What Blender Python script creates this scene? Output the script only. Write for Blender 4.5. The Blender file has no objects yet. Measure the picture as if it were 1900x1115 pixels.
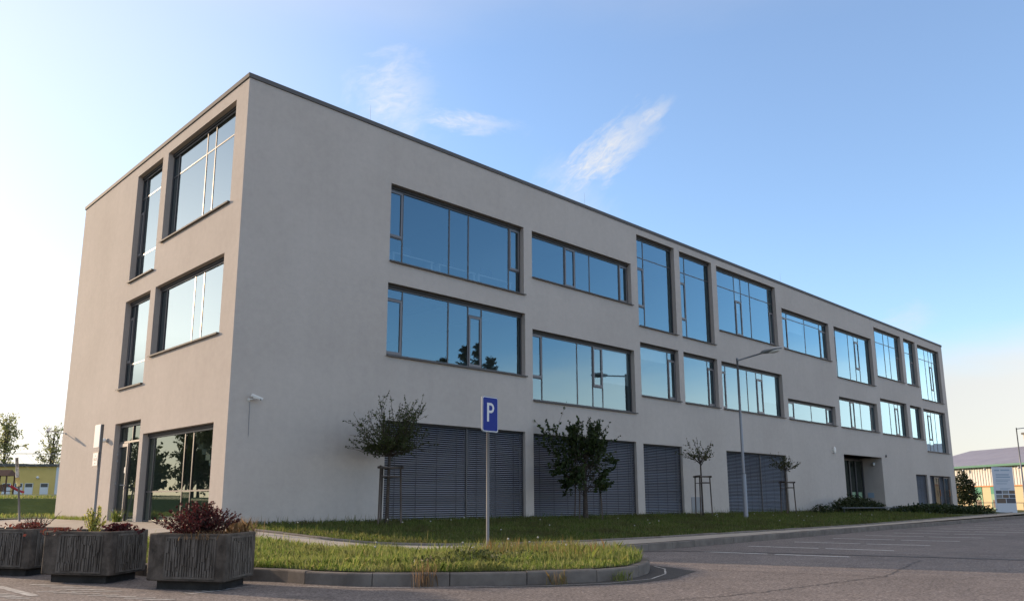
import bpy, math, random
import numpy as np
from mathutils import Vector, Matrix
from mathutils.geometry import delaunay_2d_cdt
random.seed(7); rng = np.random.default_rng(7)
R = math.radians
S = bpy.context.scene
COL = S.collection
SUN_EL, SUN_X, SUN_Y = R(15.0), -0.332, 0.943          # the sun stands behind and left of the building

# ------------------------------------------------------------------ materials
def mat(name, col=(.5, .5, .5), rough=.7, metal=0.0, spec=None):
    m = bpy.data.materials.new(name); m.use_nodes = True
    b = m.node_tree.nodes['Principled BSDF']
    b.inputs['Base Color'].default_value = (*col, 1)
    b.inputs['Roughness'].default_value = rough
    b.inputs['Metallic'].default_value = metal
    if spec is not None: b.inputs['Specular IOR Level'].default_value = spec
    return m
class NT:
    def __init__(s, m): s.m = m; s.t = m.node_tree; s.b = s.t.nodes.get('Principled BSDF')
    def n(s, typ, **k):
        nd = s.t.nodes.new(typ)
        for a, v in k.items():
            if a.startswith('_'): setattr(nd, a[1:], v)
            else: nd.inputs[a].default_value = v
        return nd
    def l(s, a, b): s.t.links.new(a, b)
    def coord(s, scale=(1, 1, 1)):
        g = s.n('ShaderNodeNewGeometry'); mp = s.n('ShaderNodeMapping'); mp.inputs['Scale'].default_value = scale
        s.l(g.outputs['Position'], mp.inputs['Vector']); return mp.outputs['Vector']
    def noise(s, vec, scale, detail=6, rough=.6):
        nd = s.n('ShaderNodeTexNoise'); nd.inputs['Scale'].default_value = scale
        nd.inputs['Detail'].default_value = detail; nd.inputs['Roughness'].default_value = rough
        s.l(vec, nd.inputs['Vector']); return nd.outputs['Fac']
    def ramp(s, fac, stops):
        r = s.n('ShaderNodeValToRGB'); e = r.color_ramp.elements
        while len(e) < len(stops): e.new(.5)
        for i, (p, c) in enumerate(stops): e[i].position = p; e[i].color = (*c, 1) if len(c) == 3 else c
        s.l(fac, r.inputs['Fac']); return r.outputs['Color']
    def mix(s, a, b, fac, mode='MIX'):
        x = s.n('ShaderNodeMix', _data_type='RGBA', _blend_type=mode)
        for sock, v in ((x.inputs[6], a), (x.inputs[7], b), (x.inputs[0], fac)):
            if hasattr(v, 'links') or isinstance(v, bpy.types.NodeSocket): s.l(v, sock)
            else: sock.default_value = v if not isinstance(v, tuple) else (*v, 1)
        return x.outputs[2]
    def bump(s, h, strength, dist):
        b = s.n('ShaderNodeBump'); b.inputs['Strength'].default_value = strength; b.inputs['Distance'].default_value = dist
        s.l(h, b.inputs['Height']); s.l(b.outputs['Normal'], s.b.inputs['Normal'])
def g3(v): return (v, v, v)

def mk_stucco():
    m = mat('grey render plaster', rough=.92, spec=.15); t = NT(m)
    p = t.coord(); a = t.noise(p, .35, 5, .6); b = t.noise(t.coord((3.0, 3.0, .22)), 1.0, 5, .65); c = t.noise(p, 5, 6, .75)
    base = t.ramp(a, [(.3, (.400, .362, .328)), (.7, (.452, .412, .376))])
    st = t.ramp(b, [(.45, g3(1.0)), (.65, g3(.98)), (.85, g3(.945))])
    o = t.mix(base, st, 1.0, 'MULTIPLY')
    o = t.mix(o, t.ramp(c, [(.3, g3(.94)), (.7, g3(1.05))]), 1.0, 'MULTIPLY')
    t.l(o, t.b.inputs['Base Color']); t.bump(t.noise(p, 60, 4, .7), .35, .012); return m
def mk_asphalt():
    m = mat('worn asphalt', rough=.85, spec=.25); t = NT(m)
    p = t.coord(); big = t.noise(p, .22, 5, .6); mid = t.noise(p, 2.2, 5, .65)
    v = t.n('ShaderNodeTexVoronoi'); v.inputs['Scale'].default_value = 55; t.l(p, v.inputs['Vector'])
    fine = t.noise(p, 27, 4, .8)
    o = t.ramp(big, [(.25, (.120, .104, .099)), (.5, (.150, .130, .123)), (.75, (.185, .160, .149))])
    o = t.mix(o, t.ramp(mid, [(.3, g3(.86)), (.7, g3(1.12))]), 1.0, 'MULTIPLY')
    stn = t.noise(p, .75, 8, .7); o = t.mix(o, t.ramp(stn, [(.30, g3(.70)), (.40, g3(.97)), (.60, g3(1.0)), (.72, g3(1.10))]), 1.0, 'MULTIPLY')      # stains and scuffs
    o = t.mix(o, t.ramp(v.outputs['Color'], [(.0, g3(.72)), (.5, g3(1.0)), (1.0, g3(1.4))]), 1.0, 'MULTIPLY')
    o = t.mix(o, t.ramp(fine, [(.36, g3(.5)), (.5, g3(1.0)), (.64, g3(1.7))]), 1.0, 'MULTIPLY')
    t.l(o, t.b.inputs['Base Color']); t.bump(fine, .6, .012); return m
def mk_noisy(name, c0, c1, scale, rough=.85, bump=.3, bscale=40, bdist=.01, stretch=(1, 1, 1), spec=.25, detail=6):
    m = mat(name, rough=rough, spec=spec); t = NT(m); p = t.coord(stretch)
    a = t.noise(p, scale, detail, .65)
    t.l(t.ramp(a, [(.32, c0), (.68, c1)]), t.b.inputs['Base Color'])
    if bump: t.bump(t.noise(p, bscale, 4, .7), bump, bdist)
    return m
def mk_leaf(name, cols, trans=.45, rough=.55, patch=None):
    """foliage: per-leaf colour variation, light passing through"""
    m = bpy.data.materials.new(name); m.use_nodes = True; t = NT(m); t.t.nodes.clear()
    g = t.n('ShaderNodeNewGeometry')
    n = len(cols); c = t.ramp(g.outputs['Random Per Island'], [(i/max(1, n-1), cols[i]) for i in range(n)])
    if patch:
        a = t.noise(t.coord(), patch[0], 4, .6)
        c = t.mix(c, patch[1], t.ramp(a, [(.46, g3(0)), (.66, g3(1))]))
    d = t.n('ShaderNodeBsdfPrincipled'); d.inputs['Roughness'].default_value = rough; d.inputs['Specular IOR Level'].default_value = .3
    tr = t.n('ShaderNodeBsdfTranslucent'); mx = t.n('ShaderNodeMixShader'); mx.inputs[0].default_value = trans
    out = t.n('ShaderNodeOutputMaterial')
    t.l(c, d.inputs['Base Color']); t.l(c, tr.inputs['Color'])
    t.l(d.outputs[0], mx.inputs[1]); t.l(tr.outputs[0], mx.inputs[2]); t.l(mx.outputs[0], out.inputs['Surface']); return m
def mk_glass(name, refl=.16, tint=(.52, .60, .62), gcol=(.57, .84, .98), mx_=.74):
    """coated glazing: strong clear reflection, dim view of the rooms behind"""
    m = bpy.data.materials.new(name); m.use_nodes = True; t = NT(m); t.t.nodes.clear()
    gl = t.n('ShaderNodeBsdfGlossy'); gl.inputs['Color'].default_value = (*gcol, 1); gl.inputs['Roughness'].default_value = 0.0
    tp = t.n('ShaderNodeBsdfTransparent'); tp.inputs['Color'].default_value = (*tint, 1)
    fr = t.n('ShaderNodeFresnel'); fr.inputs['IOR'].default_value = 1.5
    mr = t.n('ShaderNodeMapRange'); mr.inputs['From Min'].default_value = .04; mr.inputs['From Max'].default_value = .22
    mr.inputs['To Min'].default_value = refl; mr.inputs['To Max'].default_value = mx_
    mx = t.n('ShaderNodeMixShader'); out = t.n('ShaderNodeOutputMaterial')
    bp = t.n('ShaderNodeBump'); bp.inputs['Strength'].default_value = .02; bp.inputs['Distance'].default_value = .02; t.l(t.noise(t.coord(), 1.1, 2, .5), bp.inputs['Height']); t.l(bp.outputs[0], gl.inputs['Normal'])
    t.l(fr.outputs[0], mr.inputs['Value']); t.l(mr.outputs[0], mx.inputs[0])
    t.l(tp.outputs[0], mx.inputs[1]); t.l(gl.outputs[0], mx.inputs[2]); t.l(mx.outputs[0], out.inputs['Surface'])
    return m
M = dict(
 stucco=mk_stucco(), asphalt=mk_asphalt(),
 frame=mat('dark grey aluminium frame', (.062, .060, .062), .45, .0),
 sash=mat('grey aluminium sash', (.135, .13, .135), .42, .1),
 sill=mat('grey metal sill', (.105, .10, .098), .75, .0, .2),
 coping=mat('grey metal coping', (.10, .097, .097), .75, .0, .2),
 glass=mk_glass('coated window glass'), clear=mk_glass('shop window glass', .10, (.42, .5, .48), (.80, .92, .88), .30), side=mk_glass('side window glass', .10, (.16, .22, .25), (.70, .87, .97), .34),
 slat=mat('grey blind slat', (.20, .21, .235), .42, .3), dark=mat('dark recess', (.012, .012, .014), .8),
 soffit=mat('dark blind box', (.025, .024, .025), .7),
 ceil=mat('pale ceiling', (.72, .72, .70), .9), room=mat('room wall', (.52, .52, .50), .9), carpet=mat('room floor', (.16, .16, .17), .9),
 lampw=mat('white plastic', (.75, .74, .70), .45), white=mat('white painted metal', (.62, .62, .60), .6, spec=.2),
 grey=mat('galvanised steel', (.33, .34, .35), .42, .55), polegrey=mat('painted grey pole', (.20, .215, .235), .5, .25), post=mat('dull galvanised post', (.17, .165, .165), .65, spec=.25), darkm=mat('dark metal', (.05, .05, .055), .5, .3),
 blue=mat('sign blue', (.006, .022, .20), .5, spec=.2), signw=mat('sign white', (.60, .60, .60), .5, spec=.2),
 kerb=mk_noisy('kerb concrete', (.105, .092, .082), (.180, .160, .142), 3.0, .9, .4, 50, .008),
 pave=mk_noisy('pavement concrete', (.30, .265, .225), (.40, .355, .305), 1.3, .9, .4, 60, .008),
 plant_c=mk_noisy('weathered dark concrete', (.036, .029, .023), (.125, .102, .083), 5.0, .9, .5, 45, .012),
 plant_d=mk_noisy('grooved dark concrete', (.062, .051, .042), (.165, .142, .120), 7.0, .9, .5, 45, .012, (1, 1, .35)),
 plinth=mk_noisy('shade darkened concrete', (.018, .016, .014), (.045, .04, .036), 5), rail=mat('dark grey tube', (.07, .075, .085), .6, spec=.3), paintw=mk_noisy('nearly gone road paint', (.16, .15, .145), (.50, .49, .47), 11, .85, 0, detail=10), doorglass=mk_glass('dull door glass', .05, (.55, .6, .6), (.7, .8, .85), .12),  # plinth: shade under the planter body put into a near black colour
 soil=mk_noisy('dry soil', (.045, .03, .02), (.11, .075, .05), 9, .95, .6, 30, .03),
 turf=mk_noisy('turf', (.030, .042, .012), (.080, .085, .028), 2.2, .95, .6, 20, .05),
 bankg=mk_noisy('bank turf', (.030, .055, .012), (.075, .105, .028), .9, .95, .8, 6, .12),
 paint=mk_noisy('worn white road paint', (.42, .41, .40), (.78, .77, .75), 14, .8, 0),
 seam=mk_noisy('dark tar seam', (.060, .055, .054), (.098, .09, .088), 8, .75, .2),
 patch=mk_noisy('dark asphalt patch', (.040, .037, .037), (.072, .067, .064), 25, .85, .4, 50, .01),
 bark=mk_noisy('bark', (.030, .022, .017), (.085, .068, .055), 20, .9, .5, 40, .01),
 stake=mk_noisy('weathered wooden stake', (.055, .042, .034), (.12, .095, .078), 12, .85, .3, 40, .005, (1, 1, .2)),
 yellow=mk_noisy('yellow render', (.60, .45, .15), (.66, .50, .18), 1.5, .9, .1),
 brown=mat('brown stained wood', (.105, .052, .032), .8), redslide=mat('red plastic', (.42, .03, .035), .4), roofd=mat('dark eaves', (.10, .10, .09), .8),
 door=mat('white door panel', (.62, .65, .66), .5), dglass=mat('dark glass', (.03, .05, .06), .1),
 green=mat('green painted metal', (.012, .13, .085), .5), teal=mat('green panel', (.03, .20, .12), .6), lgreen=mat('pale green poster', (.20, .32, .20), .6),
 hallroof=mk_noisy('grey lilac sheet roof', (.19, .185, .23), (.24, .235, .28), .4, .6, 0), siding=mat('white corrugated siding', (.60, .58, .54), .6),
 sidingd=mat('siding rib', (.50, .48, .44), .7), sand=mat('sand yellow wall', (.50, .41, .25), .85), orange=mat('orange trim', (.55, .22, .08), .7), beige=mat('beige plant room', (.48, .36, .18), .8),
 pillar=mat('pale poster board', (.50, .54, .60), .55), ink=mat('faded print', (.25, .33, .42), .6), photo1=mat('dark photo print', (.05, .055, .075), .5), photo2=mat('grey photo print', (.16, .17, .17), .5), photo3=mat('brown photo print', (.11, .075, .05), .5),
 leafA=mk_leaf('cherry leaf', [(.030, .046, .012), (.055, .072, .020), (.085, .095, .034)], .45),
 leafB=mk_leaf('dark broad leaf', [(.016, .030, .008), (.030, .050, .013), (.055, .078, .02)], .4),
 leafC=mk_leaf('sparse young leaf', [(.035, .047, .013), (.060, .070, .022), (.082, .074, .03)], .4),
 shrub=mk_leaf('evergreen shrub leaf', [(.012, .022, .007), (.022, .034, .010), (.036, .046, .014)], .3),
 hedge=mk_leaf('hedge leaf', [(.010, .022, .006), (.022, .038, .009), (.038, .056, .013)], .3),
 red=mk_leaf('dark red barberry leaf', [(.040, .008, .010), (.075, .013, .015), (.12, .030, .026)], .4),
 redd=mk_leaf('dull red leaf', [(.10, .030, .022), (.17, .045, .035), (.13, .065, .04)], .4),
 dry=mk_leaf('dry straw', [(.19, .12, .06), (.28, .18, .09), (.14, .085, .045)], .45),
 lime=mk_leaf('pale yellow leaf', [(.36, .36, .08), (.50, .47, .13), (.30, .33, .07)], .5),
 birch=mk_leaf('birch leaf', [(.16, .20, .07), (.24, .27, .11), (.33, .33, .16)], .65),
 fir=mk_leaf('fir needle', [(.008, .014, .006), (.014, .022, .008), (.02, .03, .012)], .2),
 grass=mk_leaf('grass blade', [(.095, .165, .024), (.145, .220, .040), (.23, .27, .065), (.36, .33, .15)], .6, .6, (1.4, (.20, .21, .075))),
 lawn=mk_leaf('lawn blade', [(.062, .105, .016), (.100, .145, .028), (.150, .175, .042), (.22, .205, .08)], .55, .6, (.7, (.10, .095, .035))),
 straw=mk_leaf('reddish seed grass', [(.22, .12, .055), (.27, .19, .075), (.17, .17, .05)], .5),
 fluff=mat('dandelion fluff', (.40, .38, .33), .9),
 bwrap=mk_noisy('black and white bark wrap', (.08, .08, .08), (.62, .58, .50), 9, .8, .2), ywrap=mat('pale yellow wrap', (.60, .50, .20), .7),
)

# ------------------------------------------------------------------ mesh building
class MB:
    def __init__(s): s.v = []; s.f = []; s.mi = []; s.sm = []
    def face(s, pts, mi=0, smooth=False):
        k = len(s.v); s.v += [tuple(p) for p in pts]; s.f.append(tuple(range(k, k+len(pts)))); s.mi.append(mi); s.sm.append(smooth)
    def box(s, x0, x1, y0, y1, z0, z1, mi=0, T=None):
        P = [(x, y, z) for z in (z0, z1) for x, y in ((x0, y0), (x1, y0), (x1, y1), (x0, y1))]
        if T is not None: P = [T(p) for p in P]
        k = len(s.v); s.v += [tuple(p) for p in P]
        for q in ((3, 2, 1, 0), (4, 5, 6, 7), (0, 1, 5, 4), (1, 2, 6, 5), (2, 3, 7, 6), (3, 0, 4, 7)):
            s.f.append(tuple(k+i for i in q)); s.mi.append(mi); s.sm.append(False)
    def prism(s, base, z0, z1, mi=0, top=None, cap=True):
        """vertical prism over a polygon; `top` may be a second polygon for a taper"""
        top = top or base; n = len(base); k = len(s.v)
        s.v += [(x, y, z0) for x, y in base] + [(x, y, z1) for x, y in top]
        for i in range(n):
            j = (i+1) % n; s.f.append((k+i, k+j, k+n+j, k+n+i)); s.mi.append(mi); s.sm.append(False)
        if cap:
            s.f.append(tuple(k+n+i for i in range(n))); s.mi.append(mi); s.sm.append(False)
            s.f.append(tuple(k+i for i in reversed(range(n)))); s.mi.append(mi); s.sm.append(False)
    def tube(s, pts, rad, n=8, mi=0, cap=True):
        pts = [Vector(p) for p in pts]; rr = rad if isinstance(rad, (list, tuple)) else [rad]*len(pts)
        k = len(s.v); up = Vector((.13, .27, .95)).normalized()
        for i, p in enumerate(pts):
            d = (pts[min(i+1, len(pts)-1)]-pts[max(i-1, 0)]).normalized()
            a = d.cross(up) if abs(d.dot(up)) < .98 else d.cross(Vector((1, 0, 0))); a.normalize(); b = d.cross(a)
            for j in range(n):
                w = 2*math.pi*j/n; s.v.append(tuple(p+(a*math.cos(w)+b*math.sin(w))*rr[i]))
        for i in range(len(pts)-1):
            for j in range(n):
                jj = (j+1) % n; s.f.append((k+i*n+j, k+(i+1)*n+j, k+(i+1)*n+jj, k+i*n+jj)); s.mi.append(mi); s.sm.append(n > 5)
        if cap:
            e = k+(len(pts)-1)*n
            s.f.append(tuple(e+j for j in range(n))); s.mi.append(mi); s.sm.append(False)
            s.f.append(tuple(k+j for j in reversed(range(n)))); s.mi.append(mi); s.sm.append(False)
    def ball(s, c, r, mi=0, nu=10, nv=6, T=None):
        k = len(s.v); r = r if isinstance(r, tuple) else (r, r, r)
        for i in range(nv+1):
            th = math.pi*i/nv
            for j in range(nu):
                ph = 2*math.pi*j/nu; p = (c[0]+r[0]*math.sin(th)*math.cos(ph), c[1]+r[1]*math.sin(th)*math.sin(ph), c[2]+r[2]*math.cos(th))
                s.v.append(tuple(T(p)) if T else p)
        for i in range(nv):
            for j in range(nu):
                jj = (j+1) % nu; s.f.append((k+i*nu+j, k+(i+1)*nu+j, k+(i+1)*nu+jj, k+i*nu+jj)); s.mi.append(mi); s.sm.append(True)
    def build(s, name, mats, parent=None, bevel=0):
        me = bpy.data.meshes.new(name); me.from_pydata(s.v, [], s.f)
        for m in (mats if isinstance(mats, (list, tuple)) else [mats]): me.materials.append(m)
        me.polygons.foreach_set('material_index', s.mi); me.polygons.foreach_set('use_smooth', s.sm); me.update()
        o = bpy.data.objects.new(name, me); COL.objects.link(o)
        if parent is not None: attach(o, parent)
        if bevel:
            b = o.modifiers.new('bevel', 'BEVEL'); b.width = bevel; b.segments = 2; b.limit_method = 'ANGLE'
        return o
def attach(o, p):
    """parent without moving: every mesh is written in world metres, only an Empty carries a location"""
    o.parent = p
    if p.type == 'EMPTY': o.matrix_parent_inverse = p.matrix_basis.inverted()
def npmesh(name, V, F, mats, parent=None, mi=None, smooth=False):
    """big meshes straight from numpy arrays; F is (n, k) with equal-sized faces"""
    me = bpy.data.meshes.new(name); n, k = F.shape
    me.vertices.add(len(V)); me.vertices.foreach_set('co', V.astype(np.float32).ravel())
    me.loops.add(n*k); me.loops.foreach_set('vertex_index', F.astype(np.int32).ravel())
    me.polygons.add(n); me.polygons.foreach_set('loop_start', np.arange(0, n*k, k, dtype=np.int32)); me.polygons.foreach_set('loop_total', np.full(n, k, dtype=np.int32))
    for m in (mats if isinstance(mats, (list, tuple)) else [mats]): me.materials.append(m)
    if mi is not None: me.polygons.foreach_set('material_index', mi.astype(np.int32))
    me.update(calc_edges=True); me.validate()
    o = bpy.data.objects.new(name, me); COL.objects.link(o)
    if parent is not None: attach(o, parent)
    return o
def tag(o, label=None, cat=None, group=None, kind=None):
    for k, v in (('label', label), ('category', cat), ('group', group), ('kind', kind)):
        if v: o[k] = v
    return o
def empty(name, loc, label, cat, group=None):
    o = bpy.data.objects.new(name, None); COL.objects.link(o); o.location = loc; o.empty_display_size = .2
    return tag(o, label, cat, group)

# ------------------------------------------------------------------ terrain
def h(x, y):
    dx = max(0-x, 0, x-53.8); dy = max(-y, 0, y-13.5)
    return -0.08-0.36*min(1, math.hypot(dx, dy)/7.0)**1.15
ZR = -0.60                                               # road level
def inside(poly, x, y):
    c = False; n = len(poly)
    for i in range(n):
        x1, y1 = poly[i]; x2, y2 = poly[i-1]
        if (y1 > y) != (y2 > y) and x < (x2-x1)*(y-y1)/(y2-y1)+x1: c = not c
    return c
def dens(poly, step):
    out = []
    for i, p in enumerate(poly):
        q = poly[(i+1) % len(poly)]; n = max(1, int(math.hypot(q[0]-p[0], q[1]-p[1])/step))
        out += [(p[0]+(q[0]-p[0])*k/n, p[1]+(q[1]-p[1])*k/n) for k in range(n)]
    return out
def sheet(name, poly, zf, m, step=.8, kind='structure'):
    b = dens(poly, step); n = len(b); vs = [Vector(p) for p in b]
    xs = [p[0] for p in poly]; ys = [p[1] for p in poly]; x = min(xs)
    while x < max(xs):
        y = min(ys)
        while y < max(ys):
            px, py = x+random.uniform(-.1, .1)*step, y+random.uniform(-.1, .1)*step
            if inside(poly, px, py): vs.append(Vector((px, py)))
            y += step
        x += step
    r = delaunay_2d_cdt(vs, [], [list(range(n))], 1, 1e-4)
    V = np.array([(v.x, v.y, zf(v.x, v.y)) for v in r[0]]); F = np.array([list(f)[:3] for f in r[2]])
    a, b_, c = V[F[:, 0]], V[F[:, 1]], V[F[:, 2]]
    flip = np.cross(b_-a, c-a)[:, 2] < 0; F[flip] = F[flip][:, ::-1]
    return tag(npmesh(name, V, F, m), kind=kind)
def flat(name, pts, z, m):
    b = MB(); P = [(p[0], p[1], z) for p in pts]; b.face(P, 0); o = b.build(name, m)
    if o.data.polygons[0].normal.z < 0: o.data.flip_normals()
    return tag(o, kind='structure')

LAWN_EDGE = [(-.13, -1.92), (.16, -3.48), (.28, -4.53), (.62, -5.45), (1.51, -6.07), (2.6, -6.45), (3.89, -6.71), (5.58, -6.77), (7.53, -6.83), (12.8, -6.78), (20.58, -6.6), (26.5, -6.2), (33, -5.75), (40, -5.3), (48, -4.75)]
ROAD_KERB = [(3.0, -8.2), (5.9, -8.0), (8.3, -7.85), (11.2, -7.65), (14.8, -7.4), (19.8, -7.1), (25.3, -6.85), (32, -6.5), (38.9, -6.1), (48, -5.5), (58, -4.8)]
PATH_FRONT = [(-30, 3.5), (-14, 1.2), (-6, -.9), (-2.52, -2.36), (-.85, -3.42), (-.65, -4.91), (-.34, -5.89), (.2, -6.4), (1.5, -7.2), (3.0, -8.07)]
ISL_KERB = [(-12, .2), (-8.5, -1.15), (-6.2, -2.3), (-4.95, -3.2), (-4.42, -4.0), (-4.22, -4.7), (-4.15, -5.4), (-3.93, -6.1), (-3.82, -6.65), (-3.62, -7.15), (-3.25, -7.75), (-2.98, -8.35), (-2.86, -8.95), (-2.62, -9.5), (-2.3, -9.92), (-1.65, -10.52), (-.8, -11.15), (-.05, -11.5), (.75, -11.55), (1.5, -11.25), (2.15, -10.8), (2.7, -10.1), (2.95, -9.3), (3.0, -8.2)]

gr = MB(); gr.face([(-2500, -2500, -.66), (2500, -2500, -.66), (2500, 2500, -.66), (-2500, 2500, -.66)])
tag(gr.build('ground', M['turf']), kind='structure')
road = MB(); road.face([(-90, -90, ZR), (150, -90, ZR), (150, 1, ZR), (-90, 1, ZR)])
tag(road.build('road', M['asphalt']), kind='structure')
pave_poly = PATH_FRONT + [(x, y+.13) for x, y in ROAD_KERB[1:]] + LAWN_EDGE[::-1] + [(-.02, -1.0), (0.02, 0.02), (.02, 13.4), (-.02, 14.6), (-30, 16)]
sheet('pavement', pave_poly, lambda x, y: h(x, y) if y < 13 else -.08, M['pave'], 1.0)
lawn_poly = LAWN_EDGE + [(48, .05), (0.05, .05), (.0, -.6)]
sheet('lawn_soil', lawn_poly, lambda x, y: h(x, y)+.004, M['turf'], .9)
def offset(line, w):
    out = []
    for i in range(len(line)):
        p, q = Vector(line[max(i-1, 0)]), Vector(line[min(i+1, len(line)-1)]); d = (q-p).normalized(); out.append((line[i][0]-d.y*w, line[i][1]+d.x*w))
    return out
isl_in = offset(ISL_KERB, .12)
isl_poly = isl_in + PATH_FRONT[::-1][1:7] + [(-6, -1.1), (-11.9, .5)]
sheet('island_soil', isl_poly, lambda x, y: h(x, y)+.012, M['turf'], .6)
def kerb_run(name, line, zt, w, m, stone=1.0, z0=-.75, zf=None, side=1):
    """a row of concrete kerb stones with open joints; `line` is the outer foot"""
    pts = [Vector(p) for p in line]; b = MB(); acc = []
    L = [0]
    for p, q in zip(pts[:-1], pts[1:]): L.append(L[-1]+(q-p).length)
    def at(s):
        for i in range(len(L)-1):
            if s <= L[i+1] or i == len(L)-2:
                t = (s-L[i])/(L[i+1]-L[i]); return pts[i].lerp(pts[i+1], t)
    def nrm(s):
        d = (at(min(s+.3, L[-1]))-at(max(s-.3, 0))).normalized(); return Vector((-d.y, d.x))*side
    s = 0
    while s < L[-1]-.05:
        e = min(s+stone, L[-1]); k = 3; dz = random.uniform(-.006, .006)
        A = s+.006; B = e-.006; prev = None
        for i in range(k+1):
            q = A+(B-A)*i/k; p = at(q); n = nrm(q); zz = (zt if zf is None else zf(p.x, p.y))+dz
            prof = [(0, z0), (0, zz-.022), (.006, zz-.008), (.022, zz), (w-.006, zz), (w, zz-.006), (w, z0)]
            ring = [(p.x+n.x*a, p.y+n.y*a, c) for a, c in prof]
            if prev:
                for j in range(len(prof)-1): b.face([prev[j], ring[j], ring[j+1], prev[j+1]] if side > 0 else [prev[j+1], ring[j+1], ring[j], prev[j]])
            else: b.face(ring if side > 0 else ring[::-1])
            prev = ring
        b.face(prev[::-1] if side > 0 else prev); s = e
    return tag(b.build(name, m), kind='structure')
kerb_run('island_kerb', ISL_KERB, -.435, .135, M['kerb'], 1.0)
kerb_run('road_kerb', ROAD_KERB, -.445, .125, M['kerb'], 1.0)
kerb_run('lawn_edging', LAWN_EDGE, 0, .06, M['kerb'], 1.0, -.6, lambda x, y: h(x, y)+.045)
# far verge right of the building and yard behind it, bank on the left
flat('far_verge', [(48.05, -4.6), (58, -4.0), (76, 1), (110, 20), (110, 40), (48.05, 40)], -.44, M['turf'])
def bankz(x, y):
    pts = [(13.4, -.085), (16.4, -.03), (17.0, .03), (18.3, .60), (20, .66), (70, 1.26), (115, 1.68), (400, 2.5)]
    for (a, u), (b, v) in zip(pts[:-1], pts[1:]):
        if y <= b: return u+(v-u)*(y-a)/(b-a)
    return pts[-1][1]
bv = []; bf = []; ys = [13.4, 14.5, 16.4, 17.0, 17.5, 18.0, 18.3, 20, 24, 30, 40, 55, 70, 90, 115, 200, 400]; xs = list(range(-150, 31, 5))
for y in ys:
    for x in xs: bv.append((x, y, bankz(x, y)+.006+(random.uniform(-.03, .03) if 16.5 < y < 60 else 0)))
n = len(xs)
for i in range(len(ys)-1):
    for j in range(n-1): bf.append((i*n+j, i*n+j+1, (i+1)*n+j+1, (i+1)*n+j))
tag(npmesh('embankment', np.array(bv), np.array(bf), M['bankg']), kind='structure')

# ------------------------------------------------------------------ road markings, seams
def stripe(b, p, q, w, z):
    p = Vector(p); q = Vector(q); d = (q-p).normalized(); nn = Vector((-d.y, d.x))*w/2
    b.face([(*(p+nn), z), (*(p-nn), z), (*(q-nn), z), (*(q+nn), z)])
def rough_line(b, pts, w, z, jit=.02, step=.25):
    """a strip with a ragged outline"""
    P = []
    for p, q in zip(pts[:-1], pts[1:]):
        p = Vector(p); q = Vector(q); k = max(1, int((q-p).length/step)); P += [p.lerp(q, i/k) for i in range(k)]
    P.append(Vector(pts[-1])); prev = None
    for i, p in enumerate(P):
        d = (P[min(i+1, len(P)-1)]-P[max(i-1, 0)]).normalized(); nn = Vector((-d.y, d.x)); o = random.uniform(-jit, jit)
        a = p+nn*(w/2*random.uniform(.6, 1.25)+o); c = p-nn*(w/2*random.uniform(.6, 1.25)-o)
        if prev: b.face([(*prev[1], z), (*c, z), (*a, z), (*prev[0], z)])
        prev = (a, c)
b = MB()
for i in range(13):
    x = 6.75+2.58*i; y0 = -8.25+.05*(x-6)*.9+.05*i*0
    stripe(b, (x-.25, y0-.55), (x+.02, y0-2.15), .11, ZR+.004)
    stripe(b, (x+.03, y0-2.3), (x+.27, y0-3.7), .11, ZR+.004)
tag(b.build('parking_bay_lines', M['paint']), kind='structure')
b = MB()
stripe(b, (-5.81, -6.3), (-5.77, -7.85), .11, ZR+.004)
for k in range(5):
    y = -6.45-.33*k; stripe(b, (-5.45+.03*k, y+.1), (-5.20+.08*k, y-.28), .07, ZR+.004)
for k in range(7):
    y = -7.35-.3*k; stripe(b, (-5.62+.1*k, y), (-5.36+.1*k, y-.22), .06, ZR+.004)
for k in range(4): stripe(b, (-6.12+.02*k, -7.2-.22*k), (-5.93+.02*k, -7.42-.22*k), .07, ZR+.004)
for k in range(9): stripe(b, (-4.42+.115*k, -8.80+.02*k-.0*k), (-4.36+.115*k, -9.02+.035*k), .05, ZR+.004)
tag(b.build('hatched_marking', M['paintw']), kind='structure')
b = MB(); off = [(-3.05, -9.25), (-2.5, -10.02), (-1.72, -10.74), (-.85, -11.38), (-.05, -11.75), (.8, -11.8), (1.6, -11.48), (2.3, -10.98), (2.62, -10.55)]
rough_line(b, off, .03, ZR+.008, .004, .22)
tag(b.build('kerb_edge_line', M['paintw']), kind='structure')
b = MB(); b.face([(-1.7, -10.75, ZR+.004), (-.85, -11.45, ZR+.004), (.2, -11.98, ZR+.004), (1.15, -11.95, ZR+.004), (2.3, -11.55, ZR+.004), (2.62, -10.9, ZR+.004), (2.85, -10.2, ZR+.004), (2.66, -10.0, ZR+.004), (1.9, -10.9, ZR+.004), (.8, -11.5, ZR+.004), (-.05, -11.45, ZR+.004), (-.8, -11.1, ZR+.004)])
tag(b.build('asphalt_patch', M['patch']), kind='structure')
b = MB(); rough_line(b, [(5.1, -6.9+-.9), (6.3, -8.35), (7.0, -9.9), (8.0, -13.0), (9.0, -17), (10, -22)], .24, ZR+.0045, .03, .2)
rough_line(b, [(-.93, -13.34), (-.2, -13.58), (.9, -13.7), (2.1, -13.8), (3.4, -13.93), (5, -13.6), (7, -13.2)], .022, ZR+.0045, .03, .07)
rough_line(b, [(2.6, -10.9), (2.85, -12.2), (3.4, -13.93), (4.04, -15.5), (5, -18)], .02, ZR+.005, .02, .1)
tag(b.build('tar_seams', M['seam']), kind='structure')

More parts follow.
